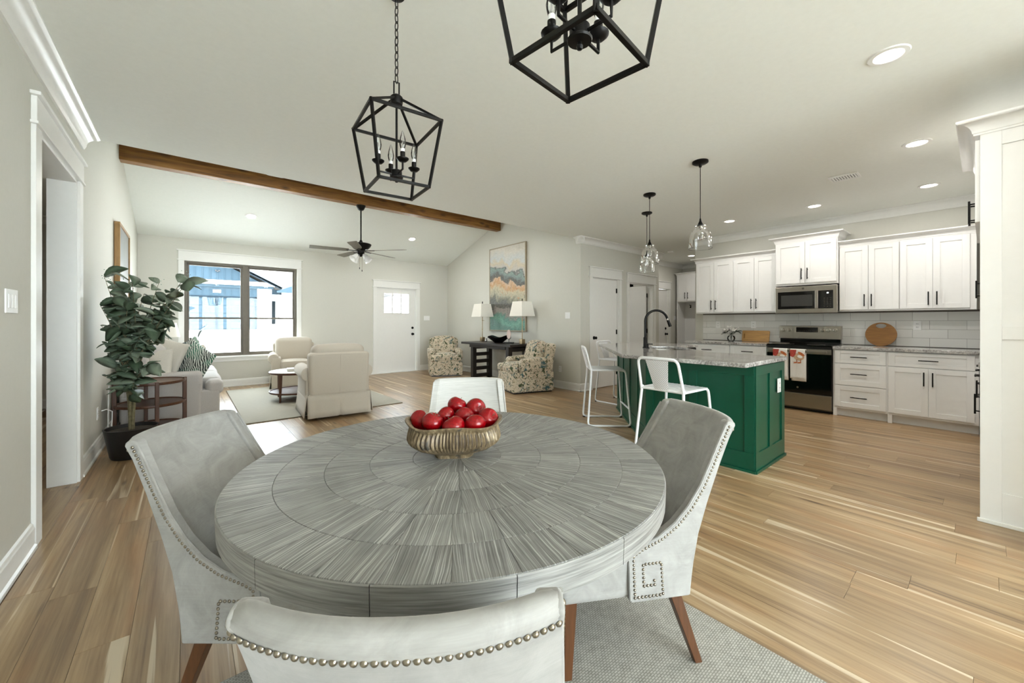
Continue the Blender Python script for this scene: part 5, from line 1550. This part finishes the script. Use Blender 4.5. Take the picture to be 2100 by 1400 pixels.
# three-tier round side table
o = thing('side_table', 'round three-tier walnut side table at the near end of the sofa', 'side table', (-0.305, 5.74, 0))
for z, m_ in ((0.60, 'top'), (0.37, 'shelf'), (0.12, 'shelf')):
    r = 0.285
    part(m_, MB().lathe([(0.001, z - 0.022), (r, z - 0.022), (r + 0.006, z - 0.012), (r + 0.006, z + 0.006), (r - 0.008, z + 0.006), (r - 0.012, z - 0.003), (0.001, z - 0.003)], 44), M_WALNUT, o, ang=30)
for k in range(4):
    a = k * PI / 2 + R(-78)
    c, s = 0.287 * math.cos(a), 0.287 * math.sin(a)
    Mx = Matrix.Translation((c, s, 0)) @ Matrix.Rotation(a, 4, 'Z')
    part('leg', MB().box(-0.022, 0.014, -0.016, 0.016, 0.0, 0.612, Mx), M_WALNUT, o, bevel=0.004)

# potted eucalyptus
TP = Vector((-0.40, 5.02, 0))
o = thing('potted_tree', 'artificial eucalyptus tree in a black pot beside the left wall', 'plant', tuple(TP))
part('pot', MB().lathe([(0.001, 0), (0.135, 0), (0.145, 0.02), (0.185, 0.26), (0.19, 0.27), (0.178, 0.27), (0.172, 0.235), (0.001, 0.235)], 36), M_POT, o, ang=50)
part('soil', MB().lathe([(0.001, 0.236), (0.172, 0.236), (0.172, 0.240), (0.001, 0.246)], 24), M_SOIL, o)
random.seed(21)
def leafm(L, w, bend, m_=None):
    rings = []
    for k in range(7):
        t = k / 6; ww = w * (math.sin(PI * min(1, (0.06 + 0.90 * t) ** 0.85))) + 0.0008
        zz = bend * math.sin(PI * t * 0.9); x = L * t
        rings.append([(x, -ww, zz + 0.22 * ww), (x, 0, zz), (x, ww, zz + 0.22 * ww), (x, 0.0, zz - 0.0012)])
    return MB().loops(rings).mesh('leaf', m_ or M_LEAF, True, 180)
LV = [leafm(0.105, 0.034, 0.010), leafm(0.088, 0.037, -0.010), leafm(0.12, 0.036, 0.018), leafm(0.07, 0.030, 0.006)]
LV[0].name = 'leaf'
tr = MB()
tips = []
stems = []
for k in range(4):
    a = k * PI / 2 + 0.4
    stems.append([(0.012 * math.cos(a), 0.012 * math.sin(a), 0.2), (0.02 * math.cos(a + 0.8), 0.02 * math.sin(a + 0.8), 0.5), (0.05 * math.cos(a + 1.2), 0.05 * math.sin(a + 1.2), 0.85)])
    tr.tube(stems[-1], [0.013, 0.011, 0.007], 7)
branches = []
ux, uy = rx.xy, fy.xy     # image right / depth directions in plan
def bp(r, f, z):
    x, y = ux.x * r + uy.x * f, ux.y * r + uy.y * f
    return (max(x, -0.20), y, z)
spec = [(-0.32, 0.02, 1.66), (-0.22, -0.1, 1.42), (-0.10, 0.08, 1.62), (0.05, -0.05, 1.66), (0.16, 0.1, 1.60), (0.10, -0.14, 1.45), (-0.12, -0.16, 1.38), (0.30, 0.02, 1.45),
        (0.40, 0.06, 1.56), (0.50, 0.0, 1.66), (0.56, -0.06, 1.60), (0.30, -0.1, 1.30), (0.22, -0.14, 1.14), (-0.25, -0.12, 1.20), (-0.22, -0.05, 1.05), (0.05, -0.18, 1.22), (0.18, 0.12, 1.38),
        (-0.05, 0.14, 1.30), (-0.18, -0.1, 0.90), (0.12, -0.15, 0.98), (0.02, -0.16, 0.80), (0.30, 0.05, 1.18), (0.12, -0.1, 0.70), (-0.12, -0.14, 0.76), (0.20, -0.02, 0.86), (0.02, 0.1, 1.50), (0.36, 0.0, 1.34)]
nl = 0
for i, (r, f, z) in enumerate(spec):
    st_ = stems[i % 4]; base_z = min(0.8, z - 0.22)
    b0 = Vector(st_[1]).lerp(Vector(st_[2]), max(0, min(1, (base_z - 0.5) / 0.35)))
    tip = Vector(bp(r, f, z)); mid = b0.lerp(tip, 0.5) + Vector((0, 0, 0.05))
    pts = []
    for k in range(9):
        t = k / 8; pts.append((b0 * (1 - t) ** 2 + mid * 2 * t * (1 - t) + tip * t * t))
    tr.tube([tuple(p) for p in pts], [0.0045 - 0.0028 * k / 8 for k in range(9)], 5)
    nleaf = 11
    for k in range(nleaf):
        t = 0.28 + 0.74 * k / (nleaf - 1); t = min(t, 1.0)
        p = b0 * (1 - t) ** 2 + mid * 2 * t * (1 - t) + tip * t * t
        a = random.random() * 2 * PI
        lf = ob('leaf', random.choice(LV), o, tuple(p))
        lf.rotation_euler = (random.uniform(-0.9, 0.9), random.uniform(-0.6, 0.9), a)
        if p.x < -0.12: lf.rotation_euler[2] = random.uniform(-0.9, 0.9)
        s = random.uniform(1.05, 1.6); lf.scale = (s, s, s)
part('trunk', tr, M_BARK, o)
# seed sprays
sp = MB()
for i in (0, 2, 4, 8, 9):
    r, f, z = spec[i]; t0 = Vector(bp(r, f, z))
    for k in range(14):
        d = Vector((random.gauss(0, 0.03), random.gauss(0, 0.03), random.gauss(0.0, 0.03)))
        if (t0 + d).x < -0.22: continue
        sp.sph(tuple(t0 + d), 0.004, 5, 4)
stuff(part('seed_sprays', sp, M_SAGE, o))

# cord plugged into the left outlet
tag(part('lamp_cord', MB().tube([(-0.632, 5.35, 0.39), (-0.60, 5.36, 0.40), (-0.565, 5.40, 0.37), (-0.57, 5.42, 0.20), (-0.60, 5.40, 0.05), (-0.56, 5.44, 0.012), (-0.50, 5.50, 0.012), (-0.56, 5.56, 0.012), (-0.615, 5.6, 0.03), (-0.618, 5.62, 0.3), (-0.615, 5.65, 0.59)], 0.004, 6), M_PLATE), 'white lamp cord plugged in beside the potted tree', 'cord')

# framed art on the left wall (edge-on)
o = thing('framed_picture', 'tall framed picture with wooden frame seen edge-on on left wall', 'picture', (XL + 0.005, 6.40, 1.02))
frame = MB(); Wp, Hp = 1.02, 1.38
frame.box(0, 0.05, 0, Wp, 0, 0.03); frame.box(0, 0.05, 0, Wp, Hp - 0.03, Hp); frame.box(0, 0.05, 0, 0.03, 0.03, Hp - 0.03); frame.box(0, 0.05, Wp - 0.03, Wp, 0.03, Hp - 0.03)
part('frame', frame, M_GOLDWOOD, o, bevel=0.003)
part('canvas', MB().box(0.002, 0.036, 0.03, Wp - 0.03, 0.03, Hp - 0.03), M_ART2, o, smooth=False)
# painting over the console
o = thing('framed_painting', 'tall abstract landscape painting in teal, ochre and cream', 'painting', (XP - 0.046, 5.985, 1.035), 0)
Wp, Hp = 1.25, 1.855
frame = MB(); frame.box(0, 0.044, 0, Wp, 0, 0.022); frame.box(0, 0.044, 0, Wp, Hp - 0.022, Hp); frame.box(0, 0.044, 0, 0.022, 0.022, Hp - 0.022); frame.box(0, 0.044, Wp - 0.022, Wp, 0.022, Hp - 0.022)
part('frame', frame, mat('champagne_frame', (158, 148, 126), 0.4, 0.4, ns=20), o, bevel=0.003)
part('canvas', MB().box(0.006, 0.04, 0.022, Wp - 0.022, 0.022, Hp - 0.022), M_PAINT, o, smooth=False)

# slipcovered armchairs (local: faces +y)
def slip_chair(lab, loc, rz):
    o = thing('slipcovered_armchair', lab, 'armchair', loc, rz, 'cream slipcovered armchairs')
    W, D = 0.80, 0.80
    # skirt, four flared panels with wavy hem
    hem, top = 0.02, 0.30
    def side(nm, p, q, n, splitmid=False):
        P, Q = Vector(p), Vector(q); N_ = 22
        rings = []
        for k in range(5):
            t = k / 4; z = top + (hem - top) * t; rows = []
            for i in range(N_ + 1):
                u = i / N_; b = P.lerp(Q, u)
                edge = abs(u - 0.5) * 2
                fl = 0.028 * t + 0.010 * t * math.sin(u * 40) * (edge > 0.72)
                if splitmid and abs(u - 0.5) < 0.03: fl -= 0.035 * t
                rows.append((b.x + n[0] * fl, b.y + n[1] * fl, z))
            rings.append(rows)
        q_ = part(nm, MB().loops(rings, False, False), M_CREAM, o)
        s_ = q_.modifiers.new('s', 'SOLIDIFY'); s_.thickness = 0.006
    w, d = W / 2 - 0.02, D / 2
    side('skirt', (-w, -d, 0), (w, -d, 0), (0, -1), True); side('skirt', (w, -d, 0), (w, d, 0), (1, 0)); side('skirt', (w, d, 0), (-w, d, 0), (0, 1)); side('skirt', (-w, d, 0), (-w, -d, 0), (-1, 0))
    part('underframe', MB().box(-w + 0.02, w - 0.02, -d + 0.02, d - 0.02, 0.06, 0.31), M_CREAM, o, smooth=False)
    for sx in (-1, 1):
        for sy in (-1, 1): part('foot', MB().cyl((sx * (w - 0.05), sy * (d - 0.05), 0.018), (sx * (w - 0.05), sy * (d - 0.05), 0.08), 0.02), M_WALNUT, o)
    # back
    def lean(p): return (p.x * (1 + 0.06 * p.z), p.y - 0.10 * (p.z + 0.24), p.z)
    part('back', MB().rbox((0, -d + 0.11, 0.55), (2 * w - 0.04, 0.22, 0.56), 0.05, 8, (0, 0.0, 0), fn=lean), M_CREAM, o)
    part('back_cushion', MB().rbox((0, -d + 0.20, 0.69), (2 * w - 0.12, 0.24, 0.46), 0.075, 8, (0, 0.03, 0.02), fn=lambda p: (p.x, p.y - 0.18 * (p.z + 0.2), p.z)), M_CREAM, o)
    part('seam', MB().tube([(-w + 0.03, -d - 0.035, 0.80), (-w + 0.2, -d - 0.055, 0.808), (w - 0.2, -d - 0.055, 0.808), (w - 0.03, -d - 0.035, 0.80)], 0.004, 6), M_CREAM, o)
    part('seam', MB().tube([(0, -d - 0.052, 0.80), (0, -d - 0.02, 0.55), (0, -d + 0.0, 0.30)], 0.0035, 6), M_CREAM, o)
    part('seam', MB().tube([(-w, -d - 0.004, 0.30), (w, -d - 0.004, 0.30)], 0.005, 6), M_CREAM, o)
    for s in (-1, 1):
        part('arm', MB().rbox((s * (w - 0.07), 0.03, 0.41), (0.16, D - 0.08, 0.34), 0.03, 5), M_CREAM, o)
        rl = MB().lathe([(0.001, -0.36), (0.075, -0.36), (0.088, -0.35), (0.09, 0.33), (0.082, 0.345), (0.001, 0.348)], 22, M=Matrix.Translation((s * (w - 0.03), 0.035, 0.56)) @ Matrix.Rotation(-PI / 2, 4, 'X'))
        part('arm_roll', rl, M_CREAM, o)
        part('piping', MB().tube([(s * (w - 0.03) + 0.078 * math.cos(a * PI / 10), 0.372, 0.56 + 0.078 * math.sin(a * PI / 10)) for a in range(20)], 0.005, 6, True), M_CREAM, o)
    part('seat_cushion', MB().rbox((0, 0.09, 0.42), (2 * w - 0.28, 0.66, 0.18), 0.05, 8, (0, 0.03, 0.02)), M_CREAM, o)
    part('seat_cushion_piping', MB().tube([(-w + 0.16, 0.41, 0.49), (0, 0.435, 0.50), (w - 0.16, 0.41, 0.49)], 0.005, 6), M_CREAM, o)
    return o
slip_chair('cream slipcovered armchair seen from behind on the rug edge', (1.545, 5.72, 0.016), R(-4))
slip_chair('cream slipcovered armchair facing the room under the window', (1.60, 8.58, 0.0), R(172))

# round coffee table
o = thing('coffee_table', 'round two-tier dark wood coffee table on the rug', 'coffee table', (1.385, 7.02, 0.016))
r = 0.43
part('top', MB().lathe([(0.001, 0.415), (r - 0.01, 0.415), (r, 0.425), (r, 0.44), (r - 0.006, 0.446), (0.001, 0.446)], 48), M_WALNUT, o, ang=30)
M_STONE = mat('white_stone_top', (232, 232, 230), 0.2, ns=8, na=0.04)
part('stone_inset', MB().lathe([(0.001, 0.444), (r - 0.02, 0.444), (r - 0.022, 0.4495), (0.001, 0.4495)], 48), M_STONE, o)
part('shelf', MB().lathe([(0.001, 0.115), (r - 0.01, 0.115), (r - 0.004, 0.122), (r - 0.004, 0.142), (r - 0.018, 0.142), (r - 0.02, 0.132), (0.001, 0.132)], 48), M_WALNUT, o, ang=30)
for k in range(4):
    a = R(128 + 90 * k); c, s = (r - 0.03) * math.cos(a), (r - 0.03) * math.sin(a)
    part('leg', MB().cyl((c * 0.97, s * 0.97, 0.42), (c, s, 0.0), 0.026, 0.014, 10), M_WALNUT, o)
o = thing('book', 'pale grey hardback book lying on the coffee table', 'book', (1.36, 6.98, 0.466), R(-8))
part('cover', MB().box(-0.16, 0.16, -0.12, 0.12, 0, 0.004).box(-0.16, 0.16, -0.12, 0.12, 0.034, 0.038).box(-0.16, -0.156, -0.12, 0.12, 0.004, 0.034), M_BOOK, o, smooth=False)
part('pages', MB().box(-0.155, 0.152, -0.114, 0.114, 0.004, 0.034), M_PAGES, o, smooth=False)

# floral club chairs (local: faces +y)
def club(lab, loc, rz, W=0.72, D=0.84):
    o = thing('floral_armchair', lab, 'armchair', loc, rz, 'floral upholstered armchairs')
    w, d = W / 2, D / 2
    part('base', MB().rbox((0, 0.0, 0.19), (W - 0.02, D - 0.04, 0.34), 0.03, 5), M_FLORAL, o)
    part('plinth', MB().box(-w + 0.05, w - 0.05, -d + 0.05, d - 0.05, 0.0, 0.04), M_BLACKP, o, smooth=False)
    part('back', MB().rbox((0, -d + 0.14, 0.55), (W - 0.06, 0.20, 0.60), 0.07, 8, fn=lambda p: (p.x, p.y - 0.20 * (p.z + 0.25), p.z)), M_FLORAL, o)
    part('back_cushion', MB().rbox((0, -d + 0.29, 0.655), (W - 0.22, 0.20, 0.46), 0.08, 8, (0, 0.03, 0.02), fn=lambda p: (p.x * (1 + 0.1 * p.z), p.y - 0.26 * (p.z + 0.2), p.z)), M_FLORAL, o)
    part('seat_cushion', MB().rbox((0, 0.10, 0.42), (W - 0.25, D - 0.26, 0.17), 0.05, 8, (0, 0.02, 0.02)), M_FLORAL, o)
    for s in (-1, 1):
        part('seat_cushion_ear', MB().rbox((s * (w - 0.12), d - 0.06, 0.41), (0.2, 0.14, 0.15), 0.05, 5), M_FLORAL, o)
        part('arm', MB().rbox((s * (w - 0.075), -0.06, 0.40), (0.14, D - 0.20, 0.36), 0.055, 7, (0.01, 0, 0), fn=lambda p, s=s: (p.x + s * 0.02 * (p.z > 0), p.y, p.z - 0.06 * max(0, p.y + 0.05) * (p.z > 0))), M_FLORAL, o)
        part('arm_pad', MB().rbox((s * (w - 0.065), -0.06, 0.565), (0.17, D - 0.24, 0.09), 0.044, 6, fn=lambda p: (p.x, p.y, p.z - 0.08 * max(0, p.y))), M_FLORAL, o)
    return o
club('floral armchair in profile at the right end of the dark console', (4.73, 5.33, 0), R(163.7 - 90))
club('floral armchair in the corner left of the dark console', (4.69, 8.16, 0), math.atan2(-0.908, -0.42) - PI / 2, 0.76)

# console table
o = thing('console_table', 'dark espresso console table with open ladder-like ends', 'console table', (0, 0, 0))
part('top', MB().box(4.68, 5.315, 5.71, 7.43, 0.755, 0.80), M_ESPRESSO, o, bevel=0.004)
part('apron', MB().box(4.75, 5.25, 5.95, 7.2, 0.69, 0.755), M_ESPRESSO, o, bevel=0.003)
for yc in (7.12, 5.90):
    for x in (4.76, 5.185):
        part('post', MB().box(x, x + 0.095, yc - 0.045, yc + 0.045, 0, 0.755), M_ESPRESSO, o, bevel=0.004)
    for k in range(5):
        z = 0.03 + k * 0.155
        part('rung', MB().box(4.855, 5.185, yc - 0.035, yc + 0.035, z, z + 0.075), M_ESPRESSO, o, bevel=0.003)
# lamps
def lamp(lab, x, y):
    o = thing('table_lamp', lab, 'table lamp', (x, y, 0.80), 0, 'brass lamps on the console')
    part('base', MB().rbox((0, 0, 0.048), (0.085, 0.085, 0.095), 0.008, 3), M_BRASS, o)
    part('stem', MB().lathe([(0.014, 0.09), (0.012, 0.11), (0.0085, 0.115), (0.0085, 0.26), (0.014, 0.265), (0.014, 0.28), (0.0085, 0.285), (0.0085, 0.46), (0.014, 0.465), (0.014, 0.48), (0.0085, 0.485), (0.0085, 0.60), (0.001, 0.60)], 14), M_BRASS, o)
    part('switch_arm', MB().cyl((0, 0, 0.47), (0.04, -0.02, 0.47), 0.005), M_BRASS, o)
    bw_, tw = 0.18, 0.135
    rings = [[(-a, -a, z), (a, -a, z), (a, a, z), (-a, a, z)] for a, z in ((bw_, 0.55), (tw, 0.84))]
    rings += [[(-a, -a, z), (a, -a, z), (a, a, z), (-a, a, z)] for a, z in ((tw - 0.003, 0.838), (bw_ - 0.003, 0.552))]
    rings.append(rings[0])
    part('lamp_shade', MB().loops(rings, True, False), M_SHADE, o, smooth=False)
    part('harp', MB().tube([(0, -0.05, 0.58), (0, -0.06, 0.72), (0, 0, 0.85), (0, 0.06, 0.72), (0, 0.05, 0.58)], 0.003, 6), M_BRASS, o)
    part('finial', MB().lathe([(0.001, 0.845), (0.011, 0.85), (0.007, 0.87), (0.012, 0.885), (0.001, 0.90)], 10), M_BLACK, o)
    o.rotation_euler = (0, 0, R(2))
    return o
lamp('brass table lamp with square cream shade at the left of the console', 5.12, 7.23)
lamp('brass table lamp with square cream shade at the right, before the painting', 5.10, 5.845)
o = thing('black_bowl', 'glossy black flared bowl on the console', 'bowl', (5.03, 6.52, 0.80))
N = 40; rings = []
for s, z in ((0.07, 0.0), (0.085, 0.0), (0.13, 0.04), (0.19, 0.085), (0.23, 0.13), (0.224, 0.13), (0.18, 0.085), (0.12, 0.045), (0.06, 0.018)):
    rings.append([(s * math.cos(2 * PI * k / N), s * math.sin(2 * PI * k / N) * 1.05, z + (0.022 * math.cos(4 * 2 * PI * k / N) if z > 0.1 else 0.0)) for k in range(N)])
part('bowl', MB().loops(rings), M_BLKCER, o, ang=70)
o = thing('glass_ornament', 'small clear glass ornament left of the black bowl', 'ornament', (5.02, 6.95, 0.80))
part('body', MB().sph((0, 0, 0.028), 0.028, 12, 8).sph((0.01, 0.0, 0.068), 0.017, 10, 8), M_SILVER, o)
part('beak', MB().cyl((0.02, 0, 0.07), (0.045, 0, 0.066), 0.006, 0.001, 8), M_SILVER, o)
o = thing('agate_sculpture', 'oval pink stone slice on a black stand', 'sculpture', (5.0, 6.14, 0.80), R(20))
part('plinth', MB().box(-0.05, 0.05, -0.095, 0.095, 0, 0.028), M_BLACKP, o, bevel=0.002)
part('post', MB().cyl((0, 0, 0.028), (0, 0, 0.09), 0.005), M_BLACK, o)
part('cradle', MB().tube([(0, 0.05 * math.cos(a), 0.135 + 0.05 * math.sin(a)) for a in [PI + PI * k / 10 for k in range(11)]], 0.005, 6), M_BLACK, o)
pts = [(0.045 * math.cos(2 * PI * k / 28), 0.185 + 0.095 * math.sin(2 * PI * k / 28)) for k in range(28)]
part('stone', MB().extr(pts, -0.009, 0.009, 'x'), M_CLAY, o, bevel=0.003)

# end table, lamp and vase at the far end of the sofa
o = thing('end_table', 'small walnut end table hidden behind the far end of the sofa', 'side table', (-0.02, 8.83, 0))
part('top', MB().box(-0.36, 0.36, -0.24, 0.24, 0.57, 0.60), M_WALNUT, o, bevel=0.004)
for sx in (-1, 1):
    for sy in (-1, 1): part('leg', MB().box(sx * 0.32 - 0.02, sx * 0.32 + 0.02, sy * 0.20 - 0.02, sy * 0.20 + 0.02, 0, 0.57), M_WALNUT, o, bevel=0.003)
o = thing('table_lamp', 'white-shaded table lamp behind the eucalyptus leaves', 'table lamp', (-0.25, 8.83, 0.60))
part('base', MB().lathe([(0.001, 0), (0.07, 0), (0.075, 0.02), (0.09, 0.12), (0.06, 0.24), (0.02, 0.30), (0.008, 0.34), (0.008, 0.42), (0.001, 0.42)], 24), M_VASE, o)
part('lamp_shade', MB().lathe([(0.15, 0.38), (0.10, 0.62), (0.098, 0.62), (0.148, 0.38)], 30, cap=False), M_SHADE, o)
o = thing('leaf_vase', 'mottled ceramic vase with magnolia leaves against the window', 'vase', (0.17, 8.82, 0.60))
part('vase', MB().lathe([(0.001, 0), (0.055, 0), (0.075, 0.03), (0.085, 0.12), (0.08, 0.19), (0.06, 0.215), (0.065, 0.23), (0.056, 0.23), (0.052, 0.21), (0.001, 0.05)], 24), M_VASE, o)
part('vase_handle', MB().tube([(0.06, 0, 0.20), (0.10, 0, 0.20), (0.105, 0, 0.12), (0.08, 0, 0.08)], 0.008, 6), M_VASE, o)
VL = leafm(0.20, 0.045, 0.02, mat('magnolia_leaf', (92, 106, 104), 0.3, ns=20, na=0.2)); VL.name = 'leaf'
for k, (x, y, z, rot, s) in enumerate(((-0.03, 0, 0.36, (0, -0.95, 0.3), 1.25), (-0.06, 0.0, 0.22, (0.8, -0.2, 2.9), 1.0), (0.04, 0, 0.26, (0.3, -0.6, -0.4), 0.55), (-0.01, 0.02, 0.22, (1.2, -0.5, 1.9), 0.9))):
    q = ob('leaf', VL, o, (x, y, z)); q.rotation_euler = rot; q.scale = (s, s, s)
part('stems', MB().tube([(0, 0, 0.1), (-0.03, 0, 0.36)], 0.004, 5).tube([(0, 0, 0.1), (0.04, 0, 0.27)], 0.004, 5).tube([(0, 0, 0.1), (-0.06, 0, 0.23)], 0.004, 5), M_BARK, o)

# ------------------------------------------------------------------ ceiling fan
o = thing('ceiling_fan', 'black ceiling fan with grey blades and white bell lights', 'ceiling fan', (2.325, 6.94, 3.262), R(0))
part('canopy', MB().lathe([(0.001, -0.085), (0.03, -0.085), (0.05, -0.07), (0.075, -0.02), (0.078, 0.0)], 24), M_BLACK, o)
part('downrod', MB().cyl((0, 0, -0.66), (0, 0, -0.07), 0.012), M_BLACK, o)
part('motor', MB().lathe([(0.016, -0.60), (0.03, -0.63), (0.06, -0.66), (0.16, -0.665), (0.175, -0.675), (0.16, -0.71), (0.12, -0.755), (0.08, -0.775), (0.06, -0.785), (0.06, -0.83), (0.035, -0.85), (0.02, -0.89), (0.001, -0.89)], 32), M_BLACK, o)
bl = MB().loops([[(x, -w, z - 0.012), (x, w, z + 0.012), (x, w, z + 0.018), (x, -w, z - 0.006)] for x, w, z in ((0.20, 0.045, 0), (0.30, 0.06, 0), (0.74, 0.072, 0), (0.80, 0.068, 0))]).mesh('blade', M_BLADE, False)
im = MB().box(0.05, 0.24, -0.018, 0.018, -0.004, 0.006).mesh('blade_iron', M_BLACK, False)
for k in range(5):
    a = R(-46 + 72 * k)
    ob('blade', bl, o, (0, 0, -0.79), a); ob('blade_iron', im, o, (0, 0, -0.792), a)
for k in range(4):
    a = R(20 + 90 * k)
    Mx = Matrix.Rotation(a, 4, 'Z') @ Matrix.Translation((0.055, 0, -0.845)) @ Matrix.Rotation(R(-48), 4, 'Y')
    arm = part('light_arm', MB().cyl((0, 0, 0.02), (0, 0, -0.03), 0.012), M_BLACK, o)
    arm.matrix_local = Mx
    part('bell_shade', MB().lathe([(0.022, -0.025), (0.032, -0.045), (0.042, -0.08), (0.052, -0.12), (0.068, -0.15), (0.065, -0.15), (0.048, -0.12), (0.038, -0.08), (0.02, -0.03)], 20, cap=False), M_WHITEGLASS, arm)
for k, (x, L) in enumerate(((-0.03, 0.22), (0.012, 0.26))):
    ch = part('pull_chain', MB().cyl((x, -0.02, -0.86), (x, -0.02, -0.86 - L), 0.0018, n=5), M_BRASS, o)
    part('pull_knob', MB().cyl((x, -0.02, -0.86 - L), (x, -0.02, -0.89 - L), 0.006, n=8), M_BLACK, ch)

# ------------------------------------------------------------------ outside, seen through the window
gr = MB()
gr.add([(-30, YW + 0.16, -0.12), (40, YW + 0.16, -0.12), (40, 29.9, 0.75), (-30, 29.9, 0.75), (40, 60, 0.75), (-30, 60, 0.75)], [(0, 1, 2, 3), (3, 2, 4, 5)])
gr.add([(-30, YW + 0.16, -0.3), (40, YW + 0.16, -0.3), (40, 60, -0.3), (-30, 60, -0.3)], [(3, 2, 1, 0)])
struct(part('ground', gr, M_CONC, smooth=False))
struct(part('patio_ground', MB().box(-25, 20, -25, YB - 0.16, -0.3, -0.1).box(-25, XL - 0.16, YB - 0.16, 1.85, -0.3, -0.1), M_CONC, smooth=False))
hs = thing('house', 'blue-grey gabled house with garage across the street', 'house', (0, 30.0, 0.75))
# local: facade plane y=0, z up from its slab
part('garage_wall', MB().box(-4.2, 3.45, 0.12, 0.3, 0, 2.62).box(-4.2, -1.9, 0.0, 0.12, 0, 2.62).box(-1.9, 3.45, 0.0, 0.12, 2.0, 2.62), M_BLUEGREY, hs, smooth=False)
part('gable_wall', MB().extr([(2.62, -4.6), (2.62, 4.45), (5.0, -0.1)], 0.0, 0.25, 'y'), M_BLUEGREY, hs, smooth=False)
bt = MB()
for k in range(22):
    x = -4.0 + k * 0.36
    top = 2.62 + (5.0 - 2.62) * (1 - (abs(x + 0.1) / 4.5)) - 0.1
    if top > 2.9: bt.box(x - 0.02, x + 0.02, -0.025, 0.0, 3.06, top)
    bt.box(x - 0.02, x + 0.02, -0.025, 0.0, 2.06, 2.62)
stuff(part('battens', bt, M_BLUEGREY, hs, smooth=False))
part('fascia_board', MB().box(-4.5, 4.35, -0.10, 0.0, 2.62, 2.80), M_BLUEGREY, hs, smooth=False)
part('eave_shelf', MB().box(-4.5, 4.45, -0.30, 0.02, 2.80, 2.90), M_WBRICK, hs, smooth=False)
part('frieze_board', MB().box(-4.5, 4.35, -0.06, 0.0, 2.90, 3.06), M_WBRICK, hs, smooth=False)
def rake(nm, p, q, t, y0, y1, m_):
    p, q = Vector((p[0], 0, p[1])), Vector((q[0], 0, q[1])); d = (q - p); L = d.length
    a = -math.atan2(d.z, d.x)
    part(nm, MB().box(0, L, y0, y1, 0, t, Matrix.Translation(p) @ Matrix.Rotation(a, 4, 'Y')), m_, hs, smooth=False)
rake('rake_board', (4.75, 2.60), (-0.1, 5.12), -0.17, -0.42, -0.36, M_BLUEDARK)
rake('rake_board', (-0.1, 5.12), (-4.9, 2.60), -0.17, -0.42, -0.36, M_BLUEDARK)
rake('soffit', (4.75, 2.66), (-0.1, 5.18), -0.08, -0.42, 8.0, M_SHINGLE)
rake('soffit', (-0.1, 5.18), (-4.9, 2.66), -0.08, -0.42, 8.0, M_SHINGLE)
part('main_roof', MB().extr([(1.0, 2.75), (7.0, 6.6), (13.0, 2.75)], -6, 14, 'x'), M_SHINGLE, hs, smooth=False)
gd = part('garage_door', MB().box(-1.9, 3.36, 0.02, 0.12, 0, 2.0), M_BLUEGREY, hs, smooth=False)
pm = MB().loops([[(0, 0.02, 0), (0.56, 0.02, 0), (0.56, 0.02, 0.38), (0, 0.02, 0.38)], [(0.03, 0.0, 0.03), (0.53, 0.0, 0.03), (0.53, 0.0, 0.35), (0.03, 0.0, 0.35)]]).mesh('door_panel', M_BLUEGREY, False)
for i in range(8):
    for j in range(4): ob('door_panel', pm, gd, (-1.86 + i * 0.652, 0.0, 0.06 + j * 0.485))
part('door_shadow_strip', MB().box(1.29, 1.43, -0.02, 0.12, 0, 2.0), M_BLUEDARK, hs, smooth=False)  # dark strip standing in for a shadow line down the garage door
part('door_trim', MB().box(3.34, 3.45, -0.03, 0.02, 0, 2.06).box(-1.9, 3.45, -0.03, 0.02, 1.98, 2.08), M_BLUEDARK, hs, smooth=False)
part('brick_pier', MB().box(3.45, 4.25, -0.06, 0.8, 0, 2.62), M_WBRICK, hs, smooth=False)
part('sconce', MB().box(3.64, 3.72, -0.14, -0.06, 1.42, 1.70), M_BLACKP, hs, bevel=0.01)
part('entry_wall', MB().box(4.25, 4.95, 1.3, 1.5, 0, 2.7), M_WBRICK, hs, smooth=False)
part('entry_door', MB().box(4.40, 4.66, 1.24, 1.3, 0.35, 1.92), M_BLUEDARK, hs, bevel=0.01)
part('brick_wall', MB().box(4.82, 9.0, -0.2, 1.5, 0, 2.5), M_WBRICK, hs, smooth=False)
part('eave', MB().extr([(2.42, 4.5), (2.42, 9.2), (2.52, 9.2), (3.1, 5.9), (2.52, 4.5)][::1], -0.5, -0.3, 'y'), M_BLUEGREY, hs, smooth=False)
part('entry_beam', MB().box(4.25, 4.95, -0.15, 0.0, 2.3, 2.62), M_BLUEDARK, hs, smooth=False)
pq = part('house_number', MB().rbox((1.37, -0.03, 2.37), (0.40, 0.04, 0.17), 0.018, 3), M_PLATE, hs)
cu = bpy.data.curves.new('digits', 'FONT'); cu.body = '103'; cu.size = 0.13; cu.align_x = 'CENTER'; cu.extrude = 0.002
tmp = bpy.data.objects.new('digits', cu); COL.objects.link(tmp)
bpy.context.view_layer.update()
me = bpy.data.meshes.new_from_object(tmp.evaluated_get(bpy.context.evaluated_depsgraph_get())); bpy.data.objects.remove(tmp)
me.materials.clear(); me.materials.append(M_BLUEDARK)
q = ob('digits', me, pq, (1.37, -0.054, 2.325)); q.rotation_euler = (PI / 2, 0, 0)
part('flood_light', MB().sph((1.32, -0.12, 3.62), 0.05, 8, 6).sph((1.48, -0.12, 3.62), 0.05, 8, 6).box(1.36, 1.44, -0.08, 0.0, 3.55, 3.62), M_BLACKP, hs)
struct(part('walkway', MB().box(3.6, 9.0, 27.9, 29.9, 0.62, 0.76), M_WBRICK, smooth=False))
